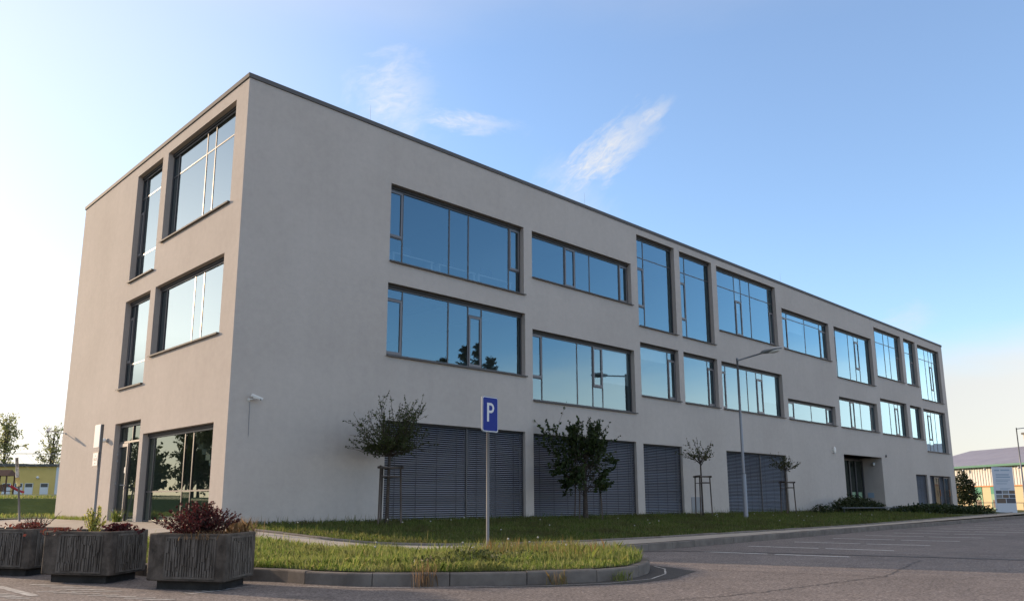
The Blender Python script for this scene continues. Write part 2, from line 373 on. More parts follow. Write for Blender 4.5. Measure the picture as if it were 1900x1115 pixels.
# ------------------------------------------------------------------ the building
BX, BY, BH = 53.82, 13.47, 11.6
bld = empty('office_building', (0, 0, 0), 'long three storey office building in grey render with scattered large windows', 'building')
FR = lambda a, d, z: (a, d, z)                           # right facade: a along X
FL = lambda a, d, z: (d, a, z)                           # left facade: a along Y
# openings: a0, a1, z0, z1, columns [(right edge, [transoms], sash row or None)]
WR = {
'A': (4.63, 10.28, 7.47, 9.88, [(5.22, [8.26], 1), (7.07, [], None), (7.89, [], None), (9.73, [], None), (0, [8.26], 1)]),
'B': (4.61, 10.33, 4.63, 6.79, [(5.28, [6.37], 0), (7.07, [], None), (7.9, [], None), (8.48, [6.37], 0), (0, [], None)]),
'C': (10.69, 16.42, 8.17, 9.86, [(12.59, [], None), (13.2, [], 0), (14.04, [], None), (15.85, [], None), (0, [], 0)]),
'D': (10.69, 16.47, 3.84, 6.31, [(11.35, [4.65], 1), (13.23, [], None), (14.11, [], None), (14.69, [4.65], 1), (0, [], None)]),
'E': (16.86, 19.55, 7.4, 11.23, [(17.53, [8.24, 9.9, 10.35], 1), (0, [10.35], None)]),
'F': (19.95, 22.55, 7.39, 11.2, [(20.6, [8.2, 9.88, 10.34], 1), (0, [10.34], None)]),
'G': (16.88, 19.58, 4.56, 6.72, [(19.02, [], None), (0, [6.28], 0)]),
'H': (19.95, 22.65, 4.54, 6.72, [(22.1, [], None), (0, [6.28], 0)]),
'I': (22.97, 28.6, 8.13, 11.18, [(24.84, [10.32], None), (25.45, [9.88, 10.32], 0), (26.3, [10.32], None), (28.15, [10.32], None), (0, [9.85, 10.32], 0)]),
'J': (29.17, 34.7, 8.11, 10.23, [(30.05, [9.83], 0), (32.06, [9.83], None), (33.85, [9.83], None), (0, [9.78], 0)]),
'K': (35.36, 40.7, 7.31, 10.22, [(35.93, [8.13, 9.76], 1), (37.66, [], None), (38.52, [], None), (39.12, [8.12, 9.79], 1), (0, [], None)]),
'L': (41.24, 45.68, 8.0, 11.07, [(41.8, [9.7, 10.23], 0), (43.21, [10.23], None), (44.07, [10.23], None), (45.15, [10.23], None), (0, [9.67, 10.23], 0)]),
'M': (46.2, 48.3, 8.02, 11.07, [(47.7, [10.19], None), (0, [9.66, 10.19], 0)]),
'N': (48.75, 53.05, 7.24, 11.0, [(50.6, [10.11], None), (51.4, [10.11], None), (51.98, [8.07, 9.76, 10.11], 1), (0, [10.11], None)]),
'O': (23.0, 28.75, 4.53, 6.69, [(23.62, [6.27], 0), (25.57, [], None), (26.44, [], None), (27.05, [6.25], 0), (0, [], None)]),
'P': (29.22, 34.75, 4.51, 5.54, [(30.2, [], 0), (32.16, [], None), (33.95, [], None), (0, [], 0)]),
'Q': (35.35, 40.7, 4.49, 6.19, [(37.2, [], None), (37.78, [], 0), (38.66, [], None), (40.1, [], None), (0, [], 0)]),
'R': (41.28, 45.66, 4.46, 6.62, [(43.22, [], None), (44.05, [], None), (44.65, [6.23], 0), (0, [], None)]),
'S': (46.28, 48.35, 4.46, 6.6, [(46.75, [], 0), (0, [], None)]),
'T': (48.76, 53.1, 3.7, 6.57, [(50.03, [], None), (50.7, [4.51, 6.21], 1), (51.5, [], None), (52.62, [], None), (0, [5.6], None)]),
}
WL = {
'U': (.70, 5.35, 8.24, 11.13, [(2.32, [10.34], None), (2.9, [10.34], None), (4.94, [10.34], None), (0, [10.34], None)]),
'V': (5.78, 7.92, 7.48, 11.14, [(7.58, [8.34, 10.35], None), (0, [8.34, 9.87, 10.35], 1)]),
'W': (.82, 5.5, 4.73, 6.85, [(2.45, [], None), (3.04, [], None), (5.06, [], None), (0, [], None)]),
'X': (5.9, 8.02, 3.98, 6.84, [(7.66, [4.76], None), (0, [4.8, 6.32], 1)]),
}
GL = (.77, 5.52, -.1, 2.43, [(2.38, [.76], None), (2.93, [.76], None), (5.1, [.76], None), (0, [.76], None)])
DR = (5.78, 7.95, -.1, 2.88)
SH = {'S1': (4.65, 10.31, -.3, 2.74, [7.81]), 'S2': (10.7, 16.42, -.3, 2.71, [14.3]), 'S3': (16.87, 19.55, -.3, 2.67, []),
      'S4': (23.02, 28.62, -.3, 2.65, [26.2]), 'S5': (46.15, 48.2, -.3, 2.11, []), 'S6': (48.7, 52.85, -.3, 2.09, [])}
EN = (35.36, 40.71, -.3, 2.98)

def facade(b, L, z0, z1, holes, T, depth, flip):
    xs = sorted({0, L} | {v for q in holes for v in q[:2]}); zs = sorted({z0, z1} | {v for q in holes for v in q[2:4] if z0 < v < z1})
    def f(pts): b.face(pts[::-1] if flip else pts)
    for i in range(len(xs)-1):
        j = 0
        while j < len(zs)-1:
            cx = (xs[i]+xs[i+1])/2
            def hole(jj): cz = (zs[jj]+zs[jj+1])/2; return any(q[0] < cx < q[1] and q[2] < cz < q[3] for q in holes)
            if hole(j): j += 1; continue
            k = j
            while k+1 < len(zs)-1 and not hole(k+1): k += 1
            f([T(xs[i], 0, zs[j]), T(xs[i+1], 0, zs[j]), T(xs[i+1], 0, zs[k+1]), T(xs[i], 0, zs[k+1])]); j = k+1
    for q in holes:
        a0, a1, c0, c1 = q[:4]; c0 = max(c0, z0); d = q[4] if len(q) > 4 and isinstance(q[4], float) else depth
        f([T(a0, 0, c0), T(a0, 0, c1), T(a0, d, c1), T(a0, d, c0)]); f([T(a1, 0, c1), T(a1, 0, c0), T(a1, d, c0), T(a1, d, c1)])
        f([T(a0, 0, c1), T(a1, 0, c1), T(a1, d, c1), T(a0, d, c1)]); f([T(a1, 0, c0), T(a0, 0, c0), T(a0, d, c0), T(a1, d, c0)])
b = MB()
facade(b, BX, -.9, 11.49, [v[:4] for v in WR.values()]+[v[:4] for v in SH.values()]+[EN+(1.3,)], FR, .30, False)
facade(b, BY, -.9, 11.49, [v[:4] for v in WL.values()]+[GL[:4], DR], FL, .30, True)
b.face([(BX, 0, -.9), (BX, BY, -.9), (BX, BY, 11.49), (BX, 0, 11.49)]); b.face([(BX, BY, -.9), (0, BY, -.9), (0, BY, 11.49), (BX, BY, 11.49)])
b.build('wall', M['stucco'], bld)
b = MB(); o = .035                                       # metal coping round the roof edge
for x0, x1, y0, y1 in ((-o, BX+o, -o, .30), (-o, BX+o, BY-.3, BY+o), (-o, .30, .30, BY-.3), (BX-.3, BX+o, .30, BY-.3)): b.box(x0, x1, y0, y1, 11.492, 11.615)
b.build('coping', M['coping'], bld)
b = MB(); b.box(.02, BX-.02, .02, BY-.02, 11.28, 11.40); b.build('roof', M['roofd'], bld)
b = MB()
for z0, z1 in ((-.12, -.06), (2.98, 3.60), (6.90, 7.20), (11.24, 11.27)):
    b = MB(); b.box(.31, BX-.3, .31, BY-.3, z0, z1); k = len(b.mi); b.mi[k-5] = 1; b.build('floor_slab', [M['ceil'], M['carpet']], bld)
for z0, z1 in ((-.06, 2.98), (3.60, 6.90), (7.20, 11.24)):
    b = MB(); b.box(.32, BX-.32, 7.6, 7.75, z0, z1); b.build('partition', M['room'], bld)
    for x in (10.5, 16.65, 22.8, 29.0, 35.1, 41, 46, 48.5): b = MB(); b.box(x-.05, x+.05, .34, 7.598, z0, z1); b.build('partition', M['room'], bld)
#                                                 # ceiling luminaires seen faintly through the top floor glass
for z in (6.86, 11.2):
    for x in np.arange(5.5, 53, 2.2):
        b = MB(); b.box(x-.15, x+.15, 1.2, 3.2, z, z+.03); b.build('ceiling_light', M['white'], bld)
def desk(x, y, z):
    b = MB(); b.box(x-.8, x+.8, y-.35, y+.35, z+.72, z+.75)
    for sx in (-.76, .72): b.box(x+sx, x+sx+.04, y-.33, y+.33, z, z+.719)
    b.box(x-.3, x+.2, y+.05, y+.09, z+.85, z+1.15, 1); b.box(x-.07, x-.03, y+.06, y+.08, z+.751, z+.849, 1)
    b.build('desk', [M['white'], M['darkm']], bld)
for x in (5.9, 7.7, 9.4): desk(x, .85, 7.20)
desk(9.2, .85, 3.60)
b = MB()                                                 # stair seen through the corner glazing
for k in range(16): b.box(1.2+.24*k*0+.0, 2.4, 1.0+.26*k, 1.3+.26*k, -.06+.17*k, .10+.17*k)
b.build('staircase', M['ceil'], bld)

def window(spec, T, glass=M['glass'], sillend=.055, headd=.09, sill=True):
    a0, a1, z0, z1, cols = spec; e = .004; d0, d1, dg = .155, .245, .205
    TT = lambda p: T(*p); fb = MB(); sb = MB(); sashes = []; pb = MB(); hb = MB()
    fw = .05; hz = z1-headd
    fb.box(a0+e, a0+fw, d0+.02, d1, z0+.02, hz, 0, TT); fb.box(a1-fw, a1-e, d0+.02, d1, z0+.02, hz, 0, TT)
    fb.box(a0+fw, a1-fw, d0+.02, d1, z0+.02, z0+.07, 0, TT); fb.box(a0+fw, a1-fw, d0+.02, d1, hz-.05, hz, 0, TT)
    hb.box(a0+e, a1-e, d0-.015, d1, hz+.001, z1-e, 0, TT)
    x0 = a0+fw
    for i, (xe, tr, sash) in enumerate(cols):
        last = i == len(cols)-1; x1 = a1-fw if last else xe-.024
        if not last: fb.box(xe-.024, xe+.024, d0+.038, d1, z0+.07, hz-.05, 0, TT)
        lev = [z0+.07]+[v for v in tr]+[hz-.05]
        for j in range(len(lev)-1):
            c0 = lev[j]+(.02 if j else 0); c1 = lev[j+1]-(.02 if j < len(lev)-2 else 0)
            if j: fb.box(x0, x1, d0+.040, d1-.002, lev[j]-.02, lev[j]+.02, 0, TT)
            p = [x0, x1, c0, c1]; dd = dg
            if sash == j:
                w = .062; dd = dg-.004
                for q in ((x0+.004, x0+w, c0+.004, c1-.004), (x1-w, x1-.004, c0+.004, c1-.004), (x0+w, x1-w, c0+.004, c0+w+.02), (x0+w, x1-w, c1-w, c1-.004)):
                    sb.box(q[0], q[1], d0+.016, d1-.02, q[2], q[3], 0, TT)
                sashes.append(sb); sb = MB()
                p = [x0+w, x1-w, c0+w+.02, c1-w]
            t1, t2 = random.uniform(-.002, .002), random.uniform(-.002, .002)
            pb.face([T(p[0], dd-t1-t2, p[2]), T(p[1], dd+t1-t2, p[2]), T(p[1], dd+t1+t2, p[3]), T(p[0], dd-t1+t2, p[3])])
        x0 = xe+.024
    w = fb.build('window', M['frame'], bld); pb.build('pane', glass, w); hb.build('blind_box', M['soffit'], w)
    for q in sashes: q.build('sash', M['sash'], w)
    if sill:
        s = MB(); s.box(a0-.0, a1+sillend, -.07, d0-.002, z0-.022, z0-.003, 0, TT); s.box(a0-.0, a1+sillend, -.074, -.0705, z0-.046, z0-.003, 0, TT)
        s.build('sill', M['sill'], w)
    return w
for k, v in WR.items():
    w = window(v, FR)
    for (wk, u0, u1, zb) in (('D', 14.72, 16.4, 4.9), ('G', 16.95, 18.98, 6.1), ('O', 27.1, 28.68, 5.2), ('K', 37.7, 38.48, 8.2), ('L', 43.26, 44.0, 9.3), ('T', 51.55, 52.55, 4.6), ('I', 24.9, 25.4, 9.3), ('Q', 37.85, 38.6, 5.3), ('J', 30.1, 32.0, 9.2)):
        if wk == k:
            rb = MB(); rb.box(u0, u1, .285, .295, zb, v[3]-.1); rb.build('roller_blind', M['white'], w)
    if k == 'B':                                         # the loose, slanting blind of the lower first window
        bb = MB()
        bb.face([(5.33, .262, 6.72), (7.06, .262, 6.48), (7.1, .262, 6.60), (7.1, .262, 6.74)]); bb.face([(5.33, .268, 6.72), (7.1, .268, 6.74), (7.1, .268, 6.60), (7.06, .268, 6.48)])
        bb.build('loose_blind', M['soffit'], w)
for k, v in WL.items(): window(v, FL, M['side'])
window(GL, FL, M['clear'], sill=False)
# the glazed side door
a0, a1, z0, z1 = DR; b = MB(); TT = lambda p: FL(*p)
b.box(a0+.004, a0+.05, .155, .25, z0, z1-.07, 0, TT); b.box(a1-.05, a1-.004, .155, .25, z0, z1-.07, 0, TT); b.box(a0+.05, a1-.05, .155, .25, z1-.12, z1-.07, 0, TT)
b.box(a0+.05, a1-.05, .16, .25, 2.26, 2.32, 0, TT); b.box(7.02, 7.08, .16, .25, z0, 2.26, 0, TT); b.box(6.82, 6.86, .162, .25, 2.32, z1-.12, 0, TT)
dr = b.build('door', M['frame'], bld)
b = MB()
for q in ((7.085, 7.16, 0, 2.25), (7.82, 7.895, 0, 2.25), (7.16, 7.82, 0, .09), (7.16, 7.82, 2.15, 2.25)): b.box(q[0], q[1], .14, .22, q[2], q[3], 0, TT)
b.build('door_leaf', M['sash'], dr)
b = MB()
for q in ((7.16, 7.82, .09, 2.15), (a0+.05, 7.02, z0, 2.26), (a0+.05, 6.82, 2.32, z1-.12), (6.86, a1-.05, 2.32, z1-.12)):
    b.face([FL(q[0], .2, q[2]), FL(q[1], .2, q[2]), FL(q[1], .2, q[3]), FL(q[0], .2, q[3])])
b.build('pane', M['clear'], dr)
b = MB(); b.tube([FL(7.12, .14, .98), FL(7.12, .08, .98), FL(7.26, .07, .98)], .014, 8); b.tube([FL(7.12, .145, .9), FL(7.12, .13, .9)], .03, 8); b.build('handle', M['grey'], dr)
for z in (.25, 1.05, 1.75, 1.95): b = MB(); b.tube([FL(7.905, .135, z-.05), FL(7.905, .135, z+.05)], .022, 8); b.build('hinge', M['grey'], dr)
b = MB(); b.face([FL(7.27, .193, 1.35), FL(7.40, .193, 1.35), FL(7.40, .193, 1.53), FL(7.27, .193, 1.53)]); b.build('notice', M['white'], dr)
b = MB(); b.box(a0+.004, a1-.004, .15, .25, z1-.069, z1-.004, 0, TT); b.build('blind_box', M['soffit'], dr)
# louvred shutters of the ground floor
def shutter(spec, backglass=False):
    a0, a1, z0, z1, sp = spec; b = MB(); pit = .0625; z = z1-.09
    edges = [a0+.05]+[v for v in sp]+[a1-.05]; segs = [(edges[i]+(.0 if i == 0 else .022), edges[i+1]-(.022 if i < len(edges)-2 else 0)) for i in range(len(edges)-1)]
    while z > -.22:
        for s0, s1 in segs:
            t = random.uniform(-.004, .004)
            P = [(.120+t, z-.024), (.134, z-.006), (.164, z+.010), (.190+t, z+.014)]
            for (u, c), (v, e) in zip(P[:-1], P[1:]): b.face([(s0, u, c), (s1, u, c), (s1, v, e), (s0, v, e)], 0, True)
        z -= pit
    s = b.build('shutter', M['slat'], bld)
    for u, v in [(a0+.004, a0+.046)]+[(x-.018, x+.018) for x in sp]+[(a1-.046, a1-.004)]:
        g = MB(); g.box(u, v, .10, .20, z0, z1-.06); g.build('guide_rail', M['frame'], s)
    for s0, s1 in segs:
        nc = max(2, int((s1-s0)/.62))
        for i in range(nc): x = s0+(i+.5)*(s1-s0)/nc; c = MB(); c.box(x-.008, x+.008, .114, .117, z0, z1-.06); c.build('cord', M['darkm'], s)
    c = MB(); c.box(a0+.003, a1-.003, .09, .29, z1-.058, z1-.003); c.build('blind_box', M['soffit'], s)
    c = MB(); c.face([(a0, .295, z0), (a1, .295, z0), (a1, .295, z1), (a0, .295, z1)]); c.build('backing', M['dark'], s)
for v in SH.values(): shutter(v)
# glazed double door in front of the last shutter opening
b = MB()
for x in (49.6, 50.55, 51.5, 52.45): b.box(x-.03, x+.03, .03, .08, -.3, 2.0)
b.box(49.63, 50.52, .03, .08, 1.94, 2.0); b.box(51.53, 52.42, .03, .08, 1.94, 2.0)
sd = b.build('side_door', M['frame'], bld)
b = MB(); b.face([(49.63, .055, -.3), (50.52, .055, -.3), (50.52, .055, 1.94), (49.63, .055, 1.94)]); b.face([(51.53, .055, -.3), (52.42, .055, -.3), (52.42, .055, 1.94), (51.53, .055, 1.94)]); b.build('pane', M['doorglass'], sd)
for x in (50.4, 52.3): b = MB(); b.tube([(x, .02, .75), (x, -.03, .75), (x, -.03, 1.15), (x, .02, 1.15)], .018, 6); b.build('handle', M['orange'], sd)
# entrance recess: doors at the back, lamp and plaque on the side wall
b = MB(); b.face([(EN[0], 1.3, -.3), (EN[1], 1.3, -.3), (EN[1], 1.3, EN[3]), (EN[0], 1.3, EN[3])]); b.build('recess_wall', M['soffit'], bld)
b = MB()
for x in (35.5, 37.2, 38.7, 39.55, 40.6): b.box(x-.05, x+.05, 1.12, 1.22, -.1, 2.85)
b.box(35.55, 40.55, 1.12, 1.22, 2.78, 2.86)
en = b.build('entrance_door', M['frame'], bld)
b = MB()
for x0, x1 in ((35.55, 37.15), (37.25, 38.65), (38.75, 39.5), (39.6, 40.55)): b.face([(x0, 1.17, -.1), (x1, 1.17, -.1), (x1, 1.17, 2.78), (x0, 1.17, 2.78)])
b.build('pane', M['clear'], en)
for x0 in (38.85, 39.75): b = MB(); b.face([(x0, 1.15, .35), (x0+.5, 1.15, .35), (x0+.5, 1.15, .95), (x0, 1.15, .95)]); b.build('notice', M['lgreen'], en)
b = MB(); b.box(40.69, 40.706, .62, .98, .62, .92); b.build('plaque', M['ink'], bld)
b = MB(); b.box(20.05, 20.95, -.008, .01, .0, .62)
for k in range(9): b.box(20.07, 20.93, -.022, -.009, .04+.062*k, .075+.062*k)
b.build('vent_grille', M['polegrey'], bld)
# small things fixed to the building
def wall_lamp(loc, d, label):
    t = empty('wall_lamp', loc, label, 'lamp', None)
    x, y, z = loc; b = MB(); dx, dy = d
    b.box(min(x, x+dx*.05)-abs(dy)*.07, max(x, x+dx*.05)+abs(dy)*.07, min(y, y+dy*.05)-abs(dx)*.07, max(y, y+dy*.05)+abs(dx)*.07, z-.06, z+.06)
    b.build('back_plate', M['grey'], t)
    b = MB(); b.ball((x+dx*.11, y+dy*.11, z), (.07+abs(dy)*.05, .07+abs(dx)*.05, .075), 0, 12, 8); b.build('lamp_shade', M['lampw'], t)
wall_lamp((0, 8.54, 2.40), (-1, 0), 'small white bulkhead lamp on the sunlit side wall left of the glazed door')
t = empty('wall_lamp', (34.02, 0, 3.13), 'upright white wall lamp above the shrubs left of the entrance recess', 'lamp')
b = MB(); b.box(33.96, 34.08, -.03, 0, 2.98, 3.22); b.build('back_plate', M['lampw'], t)
b = MB(); b.ball((34.02, -.09, 3.13), (.08, .08, .20), 0, 12, 8); b.build('lamp_shade', M['lampw'], t)
t = empty('wall_lamp', (40.71, .46, 2.63), 'small white lamp on the inner side wall of the entrance recess', 'lamp')
b = MB(); b.box(40.64, 40.70, .40, .52, 2.57, 2.69); b.build('back_plate', M['grey'], t)
b = MB(); b.ball((40.60, .46, 2.60), (.07, .07, .10), 0, 10, 6); b.build('lamp_shade', M['lampw'], t)
b = MB(); b.tube([(41.37, 0, 3.09), (41.37, -.05, 3.09)], .075, 12); b.tube([(41.37, -.05, 3.09), (41.37, -.07, 3.09)], [.075, .04], 12)
tag(b.build('wall_sensor', M['darkm']), 'small round black sensor on the shaded wall right of the entrance recess', 'sensor')
def cctv(loc, body0, body1, label, cable=0):
    """bracket on the wall, housing from rear body0 to lens end body1"""
    t = empty('security_camera', loc, label, 'security camera'); L = Vector(loc); p, q = Vector(body0), Vector(body1)
    m = p.lerp(q, .35); out = (m-L); b = MB()
    b.tube([L, L+Vector((out.x, out.y, 0)).normalized()*.03], .04, 10); b.tube([L, L+out*.6+Vector((0, 0, -.03)), m+Vector((0, 0, -.04))], .016, 8); b.ball(m+Vector((0, 0, -.04)), .026)
    b.build('bracket', M['white'], t)
    d = (q-p).normalized(); s = d.cross(Vector((0, 0, 1))).normalized(); u = s.cross(d); T = lambda c: p+d*c[0]+s*c[1]+u*c[2]; l = (q-p).length
    b = MB(); b.box(0, l-.04, -.035, .035, -.035, .03, 0, T); hb = b.build('housing', M['lampw'], t, .012)
    b = MB(); b.box(-.01, l+.02, -.046, .046, .032, .042, 0, T); b.box(-.01, l+.01, -.046, -.039, -.008, .032, 0, T); b.box(-.01, l+.01, .039, .046, -.008, .032, 0, T); b.build('sun_shield', M['white'], t)
    b = MB(); b.tube([p+d*(l-.04), p+d*(l-.015)], .026, 10); b.build('lens', M['dark'], t)
    if cable:
        b = MB(); b.tube([L+Vector((.04, -.012, -.05)), L+Vector((.05, -.012, -cable))], .006, 5); b.build('cable', M['polegrey'], t)
cctv((.50, 0, 2.96), (.51, -.13, 3.06), (.76, -.20, 2.97), 'white security camera on the shaded long wall near the corner', .9)
cctv((0, 13.13, 2.91), (-.50, 13.28, 3.05), (-.68, 12.75, 2.90), 'white security camera at the far end of the sunlit side wall')
for i, (x, y, lab) in enumerate(((3.9, .15, 'thin lightning rod on the roof edge nearest the building corner'), (13.8, .15, 'thin lightning rod on the roof edge above the upper row of windows in mid facade'), (29.6, .15, 'thin lightning rod on the roof edge above the windows behind the street lamp'))):
    b = MB(); b.box(x-.06, x+.06, y-.06, y+.06, 11.615, 11.66); b.tube([(x, y, 11.66), (x, y, 12.2)], [.005, .003], 5)
    tag(b.build('lightning_rod', M['grey']), lab, 'lightning rod', 'lightning rods along the roof edge')

# ------------------------------------------------------------------ plants: shoots and leaves
def leafmesh(name, C, N, size, m, parent, ratio=.5):
    """diamond leaves: centres C, random directions biased by N"""
    n = len(C); d = rng.normal(size=(n, 3)); d /= np.linalg.norm(d, axis=1)[:, None]
    if N is not None: d = d+N; d /= np.linalg.norm(d, axis=1)[:, None]
    e = rng.normal(size=(n, 3)); s = np.cross(d, e); s /= np.linalg.norm(s, axis=1)[:, None]; u = np.cross(s, d)
    L = size*rng.uniform(.6, 1.3, n)[:, None]
    V = np.stack([C-d*L*.5, C+s*L*ratio*.5+u*L*.06, C+d*L*.5, C-s*L*ratio*.5+u*L*.06], 1).reshape(-1, 3)
    return npmesh(name, V, np.arange(4*n).reshape(n, 4), m, parent)
def bez(a, c, e, t): return a*(1-t)**2+c*2*t*(1-t)+e*t*t
def shoots(starts, ends, bow=.25):
    out = []
    for a, e in zip(starts, ends):
        a = np.array(a, float); e = np.array(e, float); mid = (a+e)/2; L = np.linalg.norm(e-a)
        c = mid+np.array([0, 0, -1])*bow*L*.35+rng.normal(size=3)*L*.10; out.append((a, c, e))
    return out
def foliage(sh, per, t0, spread, drop=.0):
    C = []
    for a, c, e in sh:
        t = t0+(1-t0)*rng.uniform(0, 1, per)**.85
        P = np.array([bez(a, c, e, q) for q in t])+rng.normal(size=(per, 3))*(spread*(1.15-t))[:, None]; C.append(P)
    C = np.concatenate(C); C[:, 2] -= drop; return C
def twigs(b, sh, r0, r1, n=5, k=5):
    for a, c, e in sh: b.tube([bez(a, c, e, i/k) for i in range(k+1)], [r0+(r1-r0)*i/k for i in range(k+1)], n, 0, False)
def stick(b, p, q, r): b.tube([p, q], r, 8)

GT = 'young trees on the lawn along the long facade'
def tree(name, loc, label, ends, z_fork, r0, per, t0, spread, lsize, lm, start_span=.25, lean=(0, 0), cat='tree', group=GT, ratio=.5, bow=.25, twr=(.012, .003), extra=None):
    x, y, z = loc; t = empty(name, loc, label, cat, group); b = MB()
    lx, ly = lean; top = max(e[2] for e in ends)
    axis = lambda s: (x+lx*s, y+ly*s, z+s)
    hz = z_fork+start_span
    b.tube([axis(-.15), axis(.05), axis(z_fork*.5), axis(z_fork), axis(hz)], [r0*1.5, r0*1.15, r0, r0*.85, r0*.4], 10)
    st = [axis(z_fork+random.uniform(-.02, start_span)) for _ in ends]; en = [(x+lx*z_fork+e[0], y+ly*z_fork+e[1], z+e[2]) for e in ends]
    sh = shoots(st, en, bow); twigs(b, sh, *twr)
    sub = []
    for a, c, e in sh:                                   # side twigs
        for _ in range(2):
            q = bez(a, c, e, random.uniform(.4, .8)); L = np.linalg.norm(e-a); sub.append((q, q+(e-a)/L*L*random.uniform(.2, .35)+rng.normal(size=3)*L*.13))
    sh2 = [(p, (p+q)/2, q) for p, q in sub]; twigs(b, sh2, twr[0]*.5, twr[1], 4, 2)
    b.build('trunk', M['bark'], t)
    C = np.concatenate([foliage(sh, per, t0, spread), foliage(sh2, max(2, per//3), .2, spread*.7)]+([extra] if extra is not None else []))
    leafmesh('crown', C, None, lsize, lm, t, ratio); return t
def vase(n, z0, L0, L1, p0, p1, squash=1.0):
    out = []
    for i in range(n):
        az = random.uniform(0, 2*math.pi); po = math.sqrt(random.uniform((p0/90)**2, (p1/90)**2))*90; L = random.uniform(L0, L1); po = R(po)
        out.append((L*math.sin(po)*math.cos(az)*squash, L*math.sin(po)*math.sin(az)*squash, z0+L*math.cos(po)))
    return out
def flatvase(n):
    out = []
    for i in range(n):
        az = random.uniform(0, 2*math.pi); po = R(math.sqrt(random.uniform(.01, 1))*70); L = min(1.60/math.cos(po), 1.2/max(.05, math.sin(po)))*random.choice((random.uniform(.5, .85), random.uniform(.8, 1.05)))
        out.append((L*math.sin(po)*math.cos(az)*.92, L*math.sin(po)*math.sin(az)*.92, 1.74+L*math.cos(po)))
    return out
tree('cherry_tree', (3.92, -1.2, -.18), 'young vase shaped tree with dense small leaves left of the first shutter', flatvase(105), 1.8, .045, 32, .28, .085, .068, M['leafA'], .35, (.02, 0))
e2 = []
for i in range(74):
    zz = random.choice([random.uniform(.9, 1.7), random.uniform(1.5, 3.1), random.uniform(2.3, 3.15)]); az = random.uniform(0, 2*math.pi)
    rr = (1.12 if zz < 1.8 else .70 if zz < 2.2 else .88 if zz < 2.8 else .6)*random.uniform(.62, 1.15); e2.append((rr*math.cos(az), rr*math.sin(az), zz+random.uniform(.1, .35)))
for _ in range(6): e2.append((-1.15*random.uniform(.8, 1.2), random.uniform(-.3, .3)+.9, random.uniform(2.7, 3.35)))
tree('broadleaf_tree', (11.79, -1.3, -.2), 'dark dense low branched tree in front of the second shutter', e2, .75, .085, 40, .48, .10, .12, M['leafB'], 1.5, (0, 0), ratio=.62, bow=.5)
tree('young_tree', (18.84, -1.3, -.2), 'thin sparse young tree staked between the narrow shutter and the street lamp', vase(30, 1.95, .6, 1.3, 10, 58), 2.0, .032, 13, .4, .05, .085, M['leafC'], .22, (-.01, 0), twr=(.009, .003))
tree('young_tree', (25.86, -1.3, -.2), 'smallest sparse young tree staked at the right end of the shutter behind the lamp', vase(28, 1.85, .5, 1.2, 15, 60), 1.9, .03, 12, .42, .05, .085, M['leafC'], .2, (-.02, 0), twr=(.009, .003))
def support(x, y, z, hgt, rad, label, bars=True, r=.025):
    t = empty('tree_support', (x, y, z), label, 'tree stakes', 'wooden stake frames round the young trees'); pts = []
    for k in range(3):
        a = R(200+120*k); px, py = x+rad*math.cos(a), y+rad*math.sin(a); fx, fy = x+rad*1.15*math.cos(a), y+rad*1.15*math.sin(a); pts.append((px, py))
        b = MB(); stick(b, (fx, fy, z-.2), (px, py, z+hgt), r); b.build('stake', M['stake'], t)
    if bars:
        for k in range(3):
            p, q = Vector((*pts[k], z+hgt-.03)), Vector((*pts[(k+1) % 3], z+hgt-.03)); d = (q-p).normalized()*.08
            b = MB(); stick(b, p-d+Vector((0, 0, .012*k)), q+d+Vector((0, 0, .012*k)), .032); b.build('crossbar', M['stake'], t)
            if k < 2:
                b = MB(); stick(b, p+Vector((0, 0, -.22-.02*k)), q+Vector((0, 0, -.22-.02*k)), .014); b.build('tie', M['stake'], t)
support(3.92, -1.2, -.18, 1.55, .33, 'weathered three stake frame round the vase shaped tree by the first shutter')
support(11.79, -1.3, -.2, 1.35, .5, 'three thin loose stakes round the dark low branched tree', False, .022)
support(18.84, -1.3, -.2, 1.62, .33, 'dark stake frame with a top bar round the thin tree left of the street lamp')
support(25.86, -1.3, -.2, 1.5, .33, 'dark stake frame round the smallest tree right of the street lamp')

# leafy masses: entry shrubs, hedge, conifer
def mass(name, cells, n, lsize, lm, label, cat, loc, group=None, ratio=.5, stems=True):
    """leaves on and inside a set of overlapping blobs (cx, cy, cz, rx, ry, rz)"""
    t = empty(name, loc, label, cat, group); w = np.array([c[3]*c[5] for c in cells]); w /= w.sum(); C = []
    for c, k in zip(cells, (w*n).astype(int)):
        d = rng.normal(size=(k, 3)); d /= np.linalg.norm(d, axis=1)[:, None]; r = rng.uniform(.15, 1.0, k)**.4*rng.normal(1, .09, k)
        C.append(np.array(c[:3])+d*r[:, None]*np.array(c[3:]))
    C = np.concatenate(C); C = C[C[:, 2] > loc[2]-.05]; leafmesh('foliage', C, np.array([0, 0, .35]), lsize, lm, t, ratio)
    if stems:
        b = MB()
        for c in cells: b.tube([(c[0]+random.uniform(-.2, .2)*c[3], c[1], loc[2]-.1), (c[0], c[1], c[2]), (c[0]+random.uniform(-.4, .4)*c[3], c[1], c[2]+c[5]*.9)], [.03, .018, .005], 5)
        b.build('stem', M['bark'], t)
    return t
def blobs(x0, x1, y, z0, zt, n, r, ry=None):
    out = []
    for i in range(n):
        x = x0+(x1-x0)*(i+.5)/n+random.uniform(-.1, .1); H = (zt(x) if callable(zt) else zt)*random.uniform(.85, 1.1); out.append((x, y(x) if callable(y) else y, z0+H*.5, r*random.uniform(.8, 1.2), ry or r*.9, H*.55))
    return out
